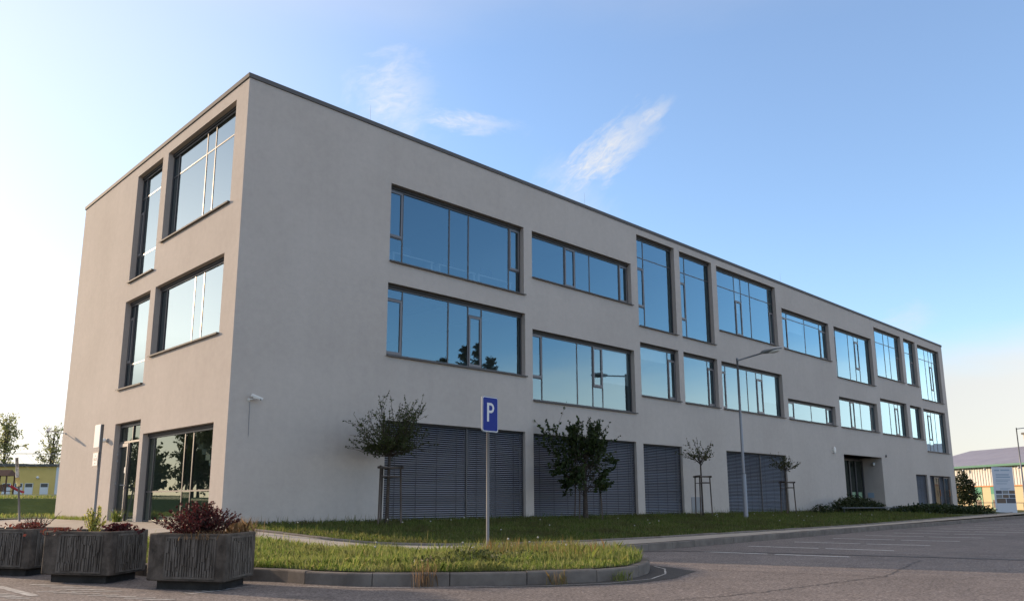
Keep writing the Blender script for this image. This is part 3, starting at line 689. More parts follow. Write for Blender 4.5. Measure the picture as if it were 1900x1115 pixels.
mass('dark_shrub', blobs(30.9, 36.2, -1.35, -.2, lambda x: .92-.13*abs(x-33.0), 12, .55), 4200, .17, M['shrub'], 'spreading dark shrub in front of the entrance recess, spiky on top', 'shrub', (33.5, -1.35, -.2), 'dark shrubs along the foot of the facade', .3)
mass('dark_shrub', blobs(28.3, 29.4, -1.5, -.2, .42, 3, .4), 500, .13, M['shrub'], 'small low round shrub left of the spreading entrance shrub', 'shrub', (28.9, -1.5, -.2), 'dark shrubs along the foot of the facade', .4)
HY = lambda x: -1.9-(x-35)*.36
mass('hedge', blobs(35.6, 42.9, HY, -.4, lambda x: .62 if x > 37 else .5, 18, .5, .6)+blobs(37, 46, -2.0, -.35, .55, 12, .7), 9500, .14, M['hedge'], 'long low trimmed hedge below the right end of the facade', 'hedge', (42, -4, -.4), None, .45)
mass('conifer_bush', [(61.9, 1.9, .3, 1.0, 1.0, .9), (61.8, 1.9, 1.0, .95, .95, .8), (62.0, 1.9, 1.7, .8, .8, .7), (61.9, 1.9, 2.3, .45, .45, .55), (62.6, 1.6, .9, .7, .7, .7), (62.4, 1.7, 1.7, .6, .6, .5)], 2200, .22, M['shrub'], 'tall dark bush at the right corner of the building', 'shrub', (61.9, 1.9, -.44), None, .5)

# weeds at the foot of the wall and by the glazed door
def blades(name, pts, hgt, width, m, parent=None, bend=.35, hs=None):
    P = np.array(pts); n = len(P); H = hgt*rng.uniform(.45, 1.25, n)*(1 if hs is None else np.array([hs(p[0], p[1]) for p in pts])); az = rng.uniform(0, 2*np.pi, n); az2 = rng.uniform(0, 2*np.pi, n)
    d = np.stack([np.cos(az), np.sin(az), np.zeros(n)], 1); s = np.stack([np.cos(az2), np.sin(az2), np.zeros(n)], 1)*width*.5*rng.uniform(.6, 1.4, n)[:, None]
    bd = (bend*rng.uniform(.1, 1.4, n))[:, None]; up = np.array([0, 0, 1.0]); Hh = H[:, None]
    m1 = P+up*Hh*.55+d*Hh*bd*.3; tp = P+up*Hh*(1-.25*bd)+d*Hh*bd
    V = np.stack([P-s, P+s, m1+s*.8, tp, m1-s*.8], 1).reshape(-1, 3)
    return npmesh(name, V, np.arange(5*n).reshape(n, 5), m, parent)
def scatter(poly, n, zf, dfun=None):
    xs = [p[0] for p in poly]; ys = [p[1] for p in poly]; out = []
    while len(out) < n:
        x = random.uniform(min(xs), max(xs)); y = random.uniform(min(ys), max(ys))
        if inside(poly, x, y) and (dfun is None or random.random() < dfun(x, y)): out.append((x, y, zf(x, y)))
    return out
isl_vis = isl_in[6:]+PATH_FRONT[::-1][1:6]+[(-2.6, -2.6), (-3.4, -3.6)]
clump = [(random.uniform(-4, 3), random.uniform(-11, -2.5), random.uniform(.2, .6)) for _ in range(60)]
def cl(x, y):
    v = .45
    for a, b_, r in clump:
        if (x-a)**2+(y-b_)**2 < r*r: v += .4
    return min(1, v)
tag(blades('island_grass', scatter(isl_vis, 52000, lambda x, y: h(x, y)+.0, cl), .125, .009, M['grass'], None, .6, lambda x, y: .62+.9*(cl(x, y)-.3)), kind='stuff')
tall = scatter(isl_vis, 5200, lambda x, y: h(x, y), lambda x, y: .12+(.88 if (x > 1.2 or cl(x, y) > .9) else 0))
tag(blades('tall_grass', tall, .23, .007, M['grass'], None, .4), kind='stuff')
rs = scatter([(.9, -10.4), (2.3, -10.2), (2.75, -8.9), (1.6, -7.6), (.6, -8.4)], 750, lambda x, y: h(x, y))
tag(blades('seed_grass', rs, .27, .006, M['straw'], None, .25), kind='stuff')
lawn_vis = [(-.1, -1.9), (.2, -3.5), (.32, -4.5), (.68, -5.4), (1.55, -5.98), (3.9, -6.6), (7.5, -6.72), (12.8, -6.66), (20.6, -6.46), (26.5, -6.08), (33, -5.6), (37, -5.3), (37, -.02), (.02, -.02)]
def ld(x, y): return 1.0 if x < 8 else .75 if x < 18 else .45
tag(blades('lawn_grass', scatter(lawn_vis, 62000, lambda x, y: h(x, y), ld), .105, .014, M['lawn'], None, .6), kind='stuff')
tl = scatter(lawn_vis, 3500, lambda x, y: h(x, y), lambda x, y: .3+(.7 if y > -.5 else 0))
tag(blades('lawn_seed_stalks', tl, .24, .008, M['lawn'], None, .3), kind='stuff')
bank_pts = [(random.uniform(-5, 3), random.choice([random.uniform(14.2, 16.6), random.uniform(18.3, 21)])) for _ in range(5000)]
tag(blades('bank_grass', [(x, y, bankz(x, y)) for x, y in bank_pts if not (x > -.05 and y < 13.6)], .14, .02, M['grass'], None, .5), kind='stuff')
wp = [(-random.uniform(0.02, .35), random.uniform(8.5, 13.2)) for _ in range(700)]
tag(blades('wall_foot_weeds', [(x, y, h(x, y)) for x, y in wp], .13, .012, M['grass'], None, .5), kind='stuff')
tp = [(random.gauss(-.3, .06), random.gauss(6.15, .09)) for _ in range(140)]
tag(blades('grass_tuft', [(x, y, h(x, y)) for x, y in tp], .36, .012, M['lime'] if False else M['grass'], None, .6), 'tuft of pale green grass growing at the foot of the glazed side door', 'grass tuft')
def gutter_tuft(x, y, n, m, label, hg=.22):
    pts = [(random.gauss(x, .09), random.gauss(y, .05), ZR) for _ in range(n)]
    tag(blades('kerb_weed', pts, hg, .007, m, None, .4), label, 'weed', 'weeds in the gutter of the grass island')
gutter_tuft(-1.98, -10.33, 60, M['dry'], 'dry straw coloured weed rising above the island kerb', .42)
gutter_tuft(-.62, -11.36, 45, M['straw'], 'reddish low weed against the island kerb', .2)
gutter_tuft(.35, -11.62, 80, M['grass'], 'small green weed in the kerb joint nearest the island tip', .14)
# broad dark weeds in the island
wc = [(-.2, -9.2), (.4, -9.6), (-1.3, -9.8), (.1, -8.9), (-.5, -9.9)]; C = []
for x, y in wc:
    k = 150; C.append(np.stack([rng.normal(x, .2, k), rng.normal(y, .2, k), h(x, y)+rng.uniform(.03, .15, k)], 1))
tw = leafmesh('broadleaf_weeds', np.concatenate(C), np.array([0, 0, .4]), .07, M['leafA'], None, .6); tag(tw, kind='stuff')
# dandelion clocks standing in the grass
db = MB(); db.tube([(0, 0, 0), (.01, 0, .2), (0, .01, .27)], .004, 5, 0); db.ball((0, .01, .28), .017, 1, 8, 6)
d0 = db.build('dandelion', [M['grass'], M['fluff']]); dan = [d0]
spots = scatter(lawn_vis, 34, lambda x, y: h(x, y), lambda x, y: 1 if -6.6 < y < -2.5 and x < 24 else .1)+scatter([(-2, -8.5), (1.5, -10), (1.8, -7.6), (.1, -6.6)], 8, lambda x, y: h(x, y))
for i, p in enumerate(spots):
    o = d0 if i == 0 else d0.copy()
    if i: COL.objects.link(o)
    o.location = p; o.rotation_euler = (random.uniform(-.15, .15), random.uniform(-.15, .15), random.uniform(0, 6)); o.scale = (1, 1, random.uniform(.7, 1.15))
    tag(o, 'white dandelion clock standing in the grass', 'dandelion', 'dandelion clocks in the grass')

# ------------------------------------------------------------------ concrete planters and what grows in them
def planter(F, label):
    F = Vector(F); d = lambda a: Vector((math.cos(R(a)), math.sin(R(a))))
    A = F+d(121)*1.0; Rr = F+d(41)*.90; e = d(112)*.13; c2 = Rr+A+e; B = c2-F; A2 = c2-Rr; R2 = c2-A
    P = [F, Rr, R2, B, A2, A]; c = c2/2; z0, z1 = -.495, .08
    t = empty('concrete_planter', (c.x, c.y, ZR), label, 'planter', 'octagonal concrete planters by the kerb' if False else 'dark concrete planters in a row by the kerb')
    ins = lambda k: [(p.x+(c.x-p.x)*k, p.y+(c.y-p.y)*k) for p in P]
    out = [(p.x, p.y) for p in P]; b = MB(); n = 6; k0 = len(b.v)
    rings = [(out, z0), (out, z1), (ins(.12), z1), (ins(.12), z1-.09)]
    for r, z in rings: b.v += [(x, y, z) for x, y in r]
    for q in range(3):
        for i in range(n): j = (i+1) % n; b.f.append((k0+q*n+i, k0+q*n+j, k0+(q+1)*n+j, k0+(q+1)*n+i)); b.mi.append(0); b.sm.append(False)
    b.f.append(tuple(reversed(range(k0, k0+n)))); b.mi.append(0); b.sm.append(False)
    body = b.build('body', M['plant_c'], t, .018)
    # ribbed relief panels on the two broad faces either side of the front corner and on their opposites
    for (p, q) in ((A, F), (F, Rr), (R2, B), (B, A2)):
        u = (q-p).normalized(); L = (q-p).length; nn = Vector((u.y, -u.x)); rb = MB()
        T = lambda a: (p.x+u.x*a[0]+nn.x*a[1], p.y+u.y*a[0]+nn.y*a[1], a[2])
        s0, s1, zb, zt = .17*L, .83*L, z0+.055, z1-.06
        for fr in ((s0-.03, s1+.03, zt, zt+.022), (s0-.03, s1+.03, zb-.022, zb)): rb.box(fr[0], fr[1], .0025, .012, fr[2], fr[3], 0, T)
        for fr in ((s0-.03, s0-.008, zb, zt), (s1+.008, s1+.03, zb, zt)): rb.box(fr[0], fr[1], .0025, .012, fr[2], fr[3], 0, T)
        x = s0
        while x < s1-.012:
            z = zb+random.uniform(-.16, 0); w = random.uniform(.016, .030)
            while z < zt:
                l = random.uniform(.10, .26); a, c_ = max(z, zb), min(z+l, zt); dep = random.choice((.008, .014, .022, .032))
                if c_-a > .02: rb.box(x+random.uniform(0, .006), min(x+w, s1), .0025, dep, a, c_-.004, 0, T)
                z += l
            x += w+random.uniform(.006, .015)
        rb.build('relief_panel', M['plant_d'], t)
    b = MB(); b.prism(ins(.20), ZR-.02, z0+.005); b.build('plinth', M['plinth'], t)
    b = MB(); b.prism(ins(.125), z1-.2, z1-.05); b.build('soil', M['soil'], t)
    return c
c3 = planter((-4.03, -9.0), 'nearest dark concrete planter, holding the big dark red bush')
c2 = planter((-4.72, -7.08), 'middle dark concrete planter with a pale yellow shrub and red leaves')
c1 = planter((-5.18, -5.05), 'leftmost dark concrete planter, cut by the picture edge, with bare twigs')
ZS = .03
def bush(name, c, ends, per, lsize, lm, label, cat, spread=.035, t0=.25, base=.06, wood='bark', tw=(.007, .002), ratio=.55, group=None):
    x, y = c; t = empty(name, (x, y, ZS), label, cat, group)
    st = [(x+random.gauss(0, base), y+random.gauss(0, base), ZS-.03) for _ in ends]; en = [(x+e[0], y+e[1], ZS+e[2]) for e in ends]
    sh = shoots(st, en, .2); b = MB(); twigs(b, sh, tw[0], tw[1], 5, 4); b.build('stem', M[wood], t)
    if per: leafmesh('foliage', foliage(sh, per, t0, spread), None, lsize, lm, t, ratio)
    return t
e = []
for i in range(170):
    az = random.uniform(0, 2*math.pi); rr = random.uniform(.05, .62)*(1 if math.cos(az-2.4) > -.5 else .9); e.append((rr*math.cos(az), rr*math.sin(az), .40*math.sqrt(max(.05, 1-(rr/.68)**2))*random.uniform(.55, 1.12)+.02))
bush('barberry_bush', (c3.x-.10, c3.y+.0), e, 36, .036, M['red'], 'big rounded dark red barberry bush in the nearest planter', 'bush', .03)
def tuft(x, y, n, hg, m, label, sx=.12, cat='dry grass', name='dry_grass', w=.006, group=None):
    pts = [(random.gauss(x, sx), random.gauss(y, sx), ZS-.02) for _ in range(n)]
    tag(blades(name, pts, hg, w, m, None, .55), label, cat, group)
tuft(c3.x+.47, c3.y+.05, 420, .26, M['dry'], 'wispy dry grass at the right side of the nearest planter', .11)
tuft(c3.x-.1, c3.y-.4, 160, .12, M['dry'], 'low dry grass under the red bush at the front of the nearest planter', .16)
e = [(random.gauss(0, .06), random.gauss(0, .06), random.uniform(.15, .40)) for _ in range(16)]+[(.16, .05, .18)]
bush('yellow_shrub', (c2.x-.04, c2.y+.05), e, 46, .036, M['lime'], 'small upright shrub with pale yellow leaves in the middle planter', 'shrub', .028, .2, .0)
def leafy(x, y, n, sx, z0, z1, size, lm, label, name, cat):
    t = empty(name, (x, y, ZS), label, cat); k = np.stack([rng.normal(x, sx, n), rng.normal(y, sx, n), ZS+rng.uniform(z0, z1, n)], 1)
    leafmesh('foliage', k, np.array([0, 0, .25]), size, lm, t, .8); b = MB()
    for p in k[::9]: b.tube([(x, y, ZS-.03), tuple(p)], .004, 4)
    b.build('stem', M['bark'], t)
leafy(c2.x+.20, c2.y-.24, 260, .11, .0, .13, .07, M['red'], 'low clump of rounded dark red leaves at the right of the middle planter', 'red_leaf_plant', 'plant')
leafy(c2.x-.42, c2.y+.10, 130, .11, .0, .09, .05, M['redd'], 'withered reddish plant at the left of the middle planter', 'withered_plant', 'plant')
leafy(c1.x+.02, c1.y-.2, 190, .14, .0, .12, .06, M['redd'], 'withered brown red plant in the leftmost planter', 'withered_plant', 'plant')
e = [(random.gauss(0, .13), random.gauss(0, .13), random.uniform(.14, .30)) for _ in range(34)]+[(.30, -.05, .30), (.24, -.06, .2)]
bush('twiggy_bush', (c1.x+.22, c1.y+.05), e, 3, .025, M['redd'], 'nearly bare twiggy bush in the leftmost planter', 'bush', .02, .3, .05)

# ------------------------------------------------------------------ parking sign
SX, SY, SZ = 1.97, -7.25, -.32
ps = empty('parking_sign', (SX, SY, SZ), 'blue parking sign with a white P on a grey pole in the grass island', 'sign')
b = MB(); b.tube([(SX, SY+.05, SZ-.2), (SX, SY+.05, 2.44)], .03, 14); b.build('pole', M['post'], ps)
ang = R(5); T = lambda p: (SX+p[0]*math.cos(ang)-p[1]*math.sin(ang), SY+p[0]*math.sin(ang)+p[1]*math.cos(ang), 2.13+p[2])
def rrect(w, hh, r, n=5):
    return [(sx*(w/2-r)+r*math.cos(R(a0+90*k/n)), sz*(hh/2-r)+r*math.sin(R(a0+90*k/n))) for sx, sz, a0 in ((1, 1, 0), (-1, 1, 90), (-1, -1, 180), (1, -1, 270)) for k in range(n+1)]
def slabp(b, poly, y0, y1, mi, T):
    n = len(poly); b.face([T((x, y0, z)) for x, z in poly], mi); b.face([T((x, y1, z)) for x, z in reversed(poly)], mi)
    for i in range(n):
        (x, z), (u, w) = poly[i], poly[(i+1) % n]; b.face([T((x, y0, z)), T((x, y1, z)), T((u, y1, w)), T((u, y0, w))], mi)
b = MB(); slabp(b, rrect(.47, .70, .05), -.012, .012, 0, T); slabp(b, rrect(.445, .675, .045), -.015, -.0122, 1, T); slabp(b, rrect(.415, .645, .035), -.018, -.0152, 2, T)
b.build('sign_plate', [M['polegrey'], M['signw'], M['blue']], ps)
b = MB(); y = -.0205                                     # the letter P: a stem and a ring-shaped bowl
T2 = lambda p: T((p[0]-.015, p[1], p[2]+.03))
b.box(-.085, -.03, -.0215, -.0185, -.175, .19, 0, T2)
outer = [(-.029, .19), (.02, .19)]+[(.02+.098*math.sin(R(a)), .092+.098*math.cos(R(a))) for a in range(10, 180, 10)]+[(.02, -.006), (-.029, -.006)]
inner = [(-.029, .142), (.02, .142)]+[(.02+.05*math.sin(R(a)), .092+.05*math.cos(R(a))) for a in range(10, 180, 10)]+[(.02, .042), (-.029, .042)]
for i in range(len(outer)-1):
    q = [outer[i], outer[i+1], inner[i+1], inner[i]]; b.face([T2((x, -.0215, z)) for x, z in reversed(q)])
b.build('letter', M['signw'], ps)
for z in (1.9, 2.33): b = MB(); b.box(-.05, .05, .0125, .03, z-2.13-.02, z-2.13+.02, 0, T); b.build('clamp', M['grey'], ps)

# post with two plates beside the glazed door, plates turned to the sun
X, Y = -2.1, 2.3
t = empty('notice_post', (X, Y, -.2), 'grey post with blank white plate above a framed notice before the sunlit side wall', 'sign post')
b = MB(); b.tube([(X, Y, h(X, Y)-.2), (X-.0, Y, 2.34)], .033, 12); b.build('pole', M['post'], t)
b = MB(); b.box(X-.055, X-.037, Y-.02, Y+.38, 1.78, 2.34); b.build('white_plate', M['white'], t, .006)
b = MB(); b.box(X-.05, X-.037, Y-.05, Y+.36, 1.31, 1.68, 0); b.box(X-.055, X-.0502, Y-.02, Y+.33, 1.34, 1.65, 1)
for z, w in ((1.58, .06), (1.51, .24), (1.475, .20), (1.40, .08)): b.box(X-.058, X-.0552, Y+.155-w/2, Y+.155+w/2, z-.012, z+.012, 2)
b.build('notice_plate', [M['darkm'], M['signw'], M['photo2']], t)

# ------------------------------------------------------------------ street lamps
def street_lamp(loc, hgt, arm, label, d=(0, -1)):
    x, y, z = loc; t = empty('street_lamp', loc, label, 'street lamp', 'grey street lamps'); dx, dy = d
    b = MB(); b.tube([(x, y, z-.3), (x, y, z+1.75), (x, y, z+1.80)], [.085, .085, .06], 14); b.build('base_tube', M['polegrey'], t)
    b = MB(); b.tube([(x, y, z+1.78), (x, y, z+hgt)], [.058, .042], 12); b.ball((x, y, z+hgt), .05); b.build('pole', M['polegrey'], t)
    b = MB(); b.tube([(x, y, z+hgt-.07), (x+dx*arm, y+dy*arm, z+hgt+.10)], [.035, .03], 10); b.build('arm', M['polegrey'], t)
    ux, uy = -dy, dx; cx, cy, cz = x+dx*(arm+.28), y+dy*(arm+.28), z+hgt+.15
    T = lambda p: (cx+dx*p[0]+ux*p[1], cy+dy*p[0]+uy*p[1], cz+p[2]+p[0]*.10)
    b = MB(); b.ball((0, 0, 0), (.46, .17, .10), 0, 18, 10, T); b.build('head', M['grey'], t)
    b = MB(); b.ball((.12, 0, -.055), (.27, .13, .085), 0, 16, 8, T); b.build('lens', M['lampw'], t)
street_lamp((19.8, -2.6, -.28), 6.33, 1.2, 'tall grey street lamp on the lawn with its arm over the pavement', (0, -1))
street_lamp((68.3, -.8, -.6), 7.0, 1.6, 'far grey street lamp at the right edge of the picture', (.45, -.9))

# tubular handrail near the entrance
t = empty('handrail', (36.4, -1.9, -.3), 'low grey tubular handrail between entrance shrub and hedge', 'railing')
b = MB(); b.tube([(30.2, -1.9, .11), (39.6, -1.9, .06)], .028, 8); b.build('rail', M['rail'], t)
for x in (30.4, 36.45, 39.5):
    b = MB(); b.tube([(x, -1.9, -.5), (x, -1.9, .06)], .035, 8); b.build('post', M['rail'], t)

# poster pillar beyond the hedge
t = empty('poster_pillar', (58.6, -1.9, -.5), 'pale three sided poster pillar with photos and printed lines beyond the hedge', 'advertising pillar')
pa, pb, pc = Vector((57.75, -1.33)), Vector((59.1, -2.35)), Vector((59.75, -1.9)); b = MB(); b.prism([pa, pb, pc], -.5, 2.85); b.build('body', M['pillar'], t)
def on(p, q, s0, s1, z0, z1, b, mi):
    u = (q-p).normalized(); L = (q-p).length; n_ = Vector((u.y, -u.x))*.006; A = p+u*L*s0+n_; B = p+u*L*s1+n_; b.face([(A.x, A.y, z0), (B.x, B.y, z0), (B.x, B.y, z1), (A.x, A.y, z1)], mi)
b = MB()
for z, s0, s1, hh in ((2.58, .42, .85, .10), (2.56, .12, .36, .10), (2.25, .17, .80, .09), (2.08, .17, .85, .09), (1.90, .15, .83, .05), (1.78, .15, .72, .05), (1.62, .15, .66, .05), (1.30, .3, .8, .03), (1.22, .3, .7, .03)): on(pa, pb, s0, s1, z, z+hh, b, 0)
for z in (2.5, 2.3, 2.05, 1.75, 1.45): on(pb, pc, .2, .75, z, z+.05, b, 0)
for i, z in enumerate((.92, .62, .24)):
    for j in range(3 if i < 2 else 2):
        w = .29 if i < 2 else .44; on(pa, pb, .09+j*(w+.02), .09+j*(w+.02)+w-.01, z, z+(.23 if i < 2 else .34), b, 1+(i+j) % 3)
for z in (.72, .34, -.06): on(pb, pc, .1, .9, z, z+.33, b, 1+int(z*10) % 2)
b.build('print', [M['ink'], M['photo1'], M['photo2'], M['photo3']], t)

# sports hall far right: local frame u along its front, v into depth
HO = Vector((91.43, 10.88)); hu = Vector((-.61, -.83)).normalized()*1; hv = Vector((-hu.y, hu.x)); hv = hv if hv.x > 0 else -hv
def HT(p): q = HO+hu*p[0]+hv*p[1]; return (q.x, q.y, p[2])
hall = empty('sports_hall', (HO.x, HO.y, -.45), 'long hall with lilac grey roof, green eave, white corrugated siding and sand walls', 'building')
b = MB(); b.box(-8, 40, 0, 20, -.6, 2.1, 0, HT); b.build('wall', M['sand'], hall)
b = MB(); b.box(-8, 40, -.12, -.005, 2.0, 3.95, 0, HT)
for k in range(120): b.box(-8+.4*k, -7.86+.4*k, -.17, -.1205, 2.0, 3.94, 1, HT)
b.build('siding', [M['siding'], M['sidingd']], hall)
b = MB(); b.box(-8, 40, -.16, -.122, 1.9, 1.999, 0, HT); b.build('trim', M['orange'], hall)
b = MB(); b.box(-9, 40.5, -.75, .2, 3.96, 4.18, 0, HT); b.build('eave', M['green'], hall)
b = MB()
P = [HT((-9, -.7, 4.185)), HT((40, -.7, 4.185)), HT((40, 9, 6.6)), HT((-9, 9, 6.6))]; b.face(P); b.face([HT((-9, 9.01, 6.6)), HT((40, 9.01, 6.6)), HT((40, 20, 4.2)), HT((-9, 20, 4.2))]); b.build('roof', M['hallroof'], hall)
for u0 in (2.1, 4.9, 16):
    b = MB(); b.box(u0, u0+1.5, -.05, -.004, -.5, 1.86, 0, HT); w = b.build('door', M['lgreen'], hall)
    b = MB(); b.box(u0+.02, u0+1.48, -.06, -.0505, 1.1, 1.85, 0, HT); b.build('panel', M['teal'], w)
    b = MB(); b.box(u0+.2, u0+1.3, -.06, -.0505, -.35, .5, 0, HT); b.build('poster', M['photo3'], w)
for u0 in (1.9, 5.2, 10, 15):
    b = MB(); b.tube([HT((u0, -.7, 3.9)), HT((u0, -.7, 3.6))], [.09, .13], 8); b.build('floodlight', M['grey'], hall)
b = MB(); b.box(-1.2, 5.4, 10, 14, 6.0, 8.05, 0, HT); pr = b.build('plant_room', M['beige'], hall)
b = MB(); b.box(-1.4, 5.6, 9.9, 14.2, 8.055, 8.3, 0, HT); b.build('cap', M['roofd'], pr)
for k in range(3): b = MB(); b.box(1.0+1.2*k, 1.8+1.2*k, 9.95, 9.995, 7.1, 7.3, 0, HT); b.build('window', M['dglass'], pr)
b = MB()
for u0 in (2.6, 4.6): b.box(u0, u0+.06, -3.5, -3.44, -.5, 1.35, 0, HT)
b.box(.8, 6.9, -3.5, -3.44, 1.28, 1.34, 0, HT); b.box(6.84, 6.9, -3.5, -3.44, -.5, 1.279, 0, HT); b.box(.8, .86, -3.5, -3.44, -.5, 1.279, 0, HT)
tag(b.build('goal_frame', M['green']), 'slim dark green tubular frame in front of the sports hall', 'frame')

# ------------------------------------------------------------------ left background
yb = empty('yellow_building', (18, 97, 1.5), 'low yellow building with white doors beyond the grass bank', 'building')
YO = Vector((16.32, 99.5)); yu = Vector((5.07, -4.98)).normalized(); yv = Vector((-yu.y, yu.x)); yv = yv if yv.y > 0 else -yv
def YT(p): q = YO+yu*p[0]+yv*p[1]; return (q.x, q.y, p[2])
b = MB(); b.box(-30, 6.9, 0, 12, .8, 5.0, 0, YT); b.build('wall', M['yellow'], yb)
b = MB(); b.box(6.905, 7.5, -.1, 12, .8, 4.9, 0, YT); b.build('corner_pier', M['door'], yb)
for u, v, zz in ((-30, 3.0, 5.35), (3.25, 7.2, 5.30)): b = MB(); b.box(u, v, -.35, 12.2, 5.005, zz, 0, YT); b.build('roof', M['roofd'], yb)
for u0 in (.2, 1.75, 3.05, 5.0):
    b = MB(); b.box(u0, u0+1.05, -.05, -.004, 1.0, 2.9, 0, YT); dd = b.build('door', M['door'], yb)
    b = MB(); b.box(u0+.08, u0+.97, -.06, -.0505, 2.4, 2.85, 0, YT); b.build('pane', M['dglass'], dd)
b = MB(); b.ball(YT((4.6, -.08, 3.6)), .18); b.build('wall_light', M['lampw'], yb)
# playhouse tower with a slide
PO = Vector((10.2, 69.6)); pu = Vector((.714, -.70)); pv = Vector((.70, .714)); PZ = 1.25
def PT(p): q = PO+pu*p[0]+pv*p[1]; return (q.x, q.y, PZ+p[2])
ph = empty('playhouse', (PO.x, PO.y, PZ), 'brown wooden play tower with pitched roof and red slide', 'playhouse')
for x, y in ((-.75, -.6), (.65, -.6), (-.75, .6), (.65, .6)):
    b = MB(); b.box(x-.05, x+.05, y-.05, y+.05, 0, 1.75, 0, PT); b.build('post', M['brown'], ph)
b = MB(); b.box(-.82, .72, -.67, .67, .28, .34, 0, PT); b.build('platform', M['brown'], ph)
b = MB()
for k in range(9): b.box(-.80+.17*k, -.66+.17*k, -.70, -.671, .345, .92, 0, PT)
for k in range(8): b.box(-.85, -.821, -.66+.17*k, -.52+.17*k, .345, .92, 0, PT)
b.build('panel', M['brown'], ph)
b = MB()
A = [PT((-.95, -.8, 1.72)), PT((.85, -.8, 1.72)), PT((.72, 0, 2.3)), PT((-.82, 0, 2.3)), PT((-.95, .8, 1.72)), PT((.85, .8, 1.72))]
b.face([A[0], A[1], A[2], A[3]]); b.face([A[5], A[4], A[3], A[2]]); b.face([A[1], A[5], A[2]]); b.face([A[4], A[0], A[3]]); b.build('roof', M['brown'], ph)
b = MB(); prev = None
for i in range(9):
    s = i/8; x = .73+1.35*s; z = .80-.72*(s**.8)+(.04*(s > .85)); ring = [PT((x, -.42, z+.14)), PT((x, -.38, z)), PT((x, .02, z)), PT((x, .06, z+.14))]
    if prev:
        for j in range(3): b.face([prev[j], ring[j], ring[j+1], prev[j+1]])
    prev = ring
b.build('slide', M['redslide'], ph)
# leaning post on the bank
b = MB(); b.tube([(-1.46, 11.78+5.0*0, -.2), (-1.62, 11.70, 1.0)], [.035, .03], 10, 0); b.tube([(-1.62, 11.70, 1.0), (-1.69, 11.67, 1.28)], [.05, .05], 10, 2); b.tube([(-1.69, 11.67, 1.28), (-1.78, 11.64, 1.92)], [.055, .045], 10, 1)
tag(b.build('leaning_post', [M['post'], M['bwrap'], M['ywrap']]), 'thin leaning post with pale yellow and black white wrap beside the bank', 'post')
# ball net behind
bn = empty('ball_net', (8.5, 62, 1.2), 'thin ball stop net with a top cable above the yellow building', 'net')
q0, q1 = Vector((4.5, 66.5, 0)), Vector((14.5, 56.5, 0)); zt = 4.75; b = MB(); b.tube([(q0.x, q0.y, zt), (q1.x, q1.y, zt-.12)], .03, 5); b.build('cable', M['grey'], bn)
b = MB(); d = q1-q0
for k in range(15):
    a = q0+d*(k/15.0); c_ = q0+d*min(1, k/15.0+.10); b.tube([(a.x, a.y, zt-.02), (c_.x, c_.y, 3.3)], .008, 4)
b.build('net', M['grey'], bn)
for s in (0.02, .98):
    a = q0+d*s; b = MB(); b.tube([(a.x, a.y, 1.0), (a.x, a.y, zt)], .05, 8); b.build('post', M['grey'], bn)
def birch(loc, hgt, rad, label, n=60, per=40, ls=.22, lm=None):
    e = []
    for i in range(n):
        az = random.uniform(0, 2*math.pi); zz = random.uniform(.06 if lm else .25, 1.0); rr = rad*random.uniform(.35, 1.05)*math.sin(math.pi*min(1, zz*.8+.12))**.8; e.append((rr*math.cos(az), rr*math.sin(az), hgt*zz))
    return tree('round_tree' if lm else 'birch_tree', loc, label, e, hgt*(.08 if lm else .22), hgt*.018, per, .3, hgt*.045, ls, lm or M['birch'], hgt*.6, (0, 0), 'tree', 'trees mirrored in the side glazing' if lm else 'birch trees beyond the yellow building', .6, .3, (hgt*.006, .01))
birch((18.6, 110.2, 1.6), 11.5, 2.6, 'leafy birch at the left picture edge behind the yellow building', 40, 24, .34)
birch((23.3, 105.6, 1.6), 9.8, 2.6, 'loose birch close to the far end of the sunlit side wall', 34, 16, .32)
# trees across the site that the windows mirror
def conifer(loc, hgt, label):
    x, y, z = loc; t = empty('fir_tree', loc, label, 'tree', 'firs mirrored in the long facade'); b = MB(); b.tube([(x, y, z-.3), (x, y, z+hgt*.6), (x, y, z+hgt)], [.22, .12, .02], 8); C = []; sh = []
    for k in range(150):
        s = random.uniform(.3, 1)**.7; az = random.uniform(0, 6.283); L = (1-s)*hgt*.34+.5; a = (x, y, z+hgt*s); sh.append((np.array(a), np.array((x+L*.5*math.cos(az), y+L*.5*math.sin(az), z+hgt*s+.05)), np.array((x+L*math.cos(az), y+L*math.sin(az), z+hgt*s+L*.25))))
    twigs(b, sh, .03, .008, 4, 3); b.build('trunk', M['bark'], t); leafmesh('crown', foliage(sh, 40, .1, .16), None, .3, M['fir'], t, .3)
for x, y, hh, lab in ((42.6, -39.0, 16.2, 'tallest dark fir across the road, mirrored in the lower left window of the long facade'), (45.0, -38.6, 15.2, 'middle height dark fir right of the tallest mirrored fir'), (40.2, -40.4, 14.9, 'shortest dark fir left of the tallest mirrored fir')):
    conifer((x, y, -.6), hh, lab)
for i, (x, y, hh, rr) in enumerate(((-19.5, 60, 4.6, 2.6), (-24, 61, 8.5, 3.6), (-28.5, 62, 9.5, 3.8), (-33.5, 63, 9.0, 3.8), (-22, 70, 6.0, 3.4), (-30, 74, 10, 4.2))):
    birch((x, y, bankz(x, y)), hh, rr, ['low round tree on the bank mirrored in the side door', 'dense tree on the bank left of the low round one', 'tallest front tree in the mirrored row on the bank', 'dense tree at the far left end of the mirrored row', 'round tree behind the low one on the bank', 'tall tree behind the mirrored row on the bank'][i], 60, 26, .40, M['leafA'])

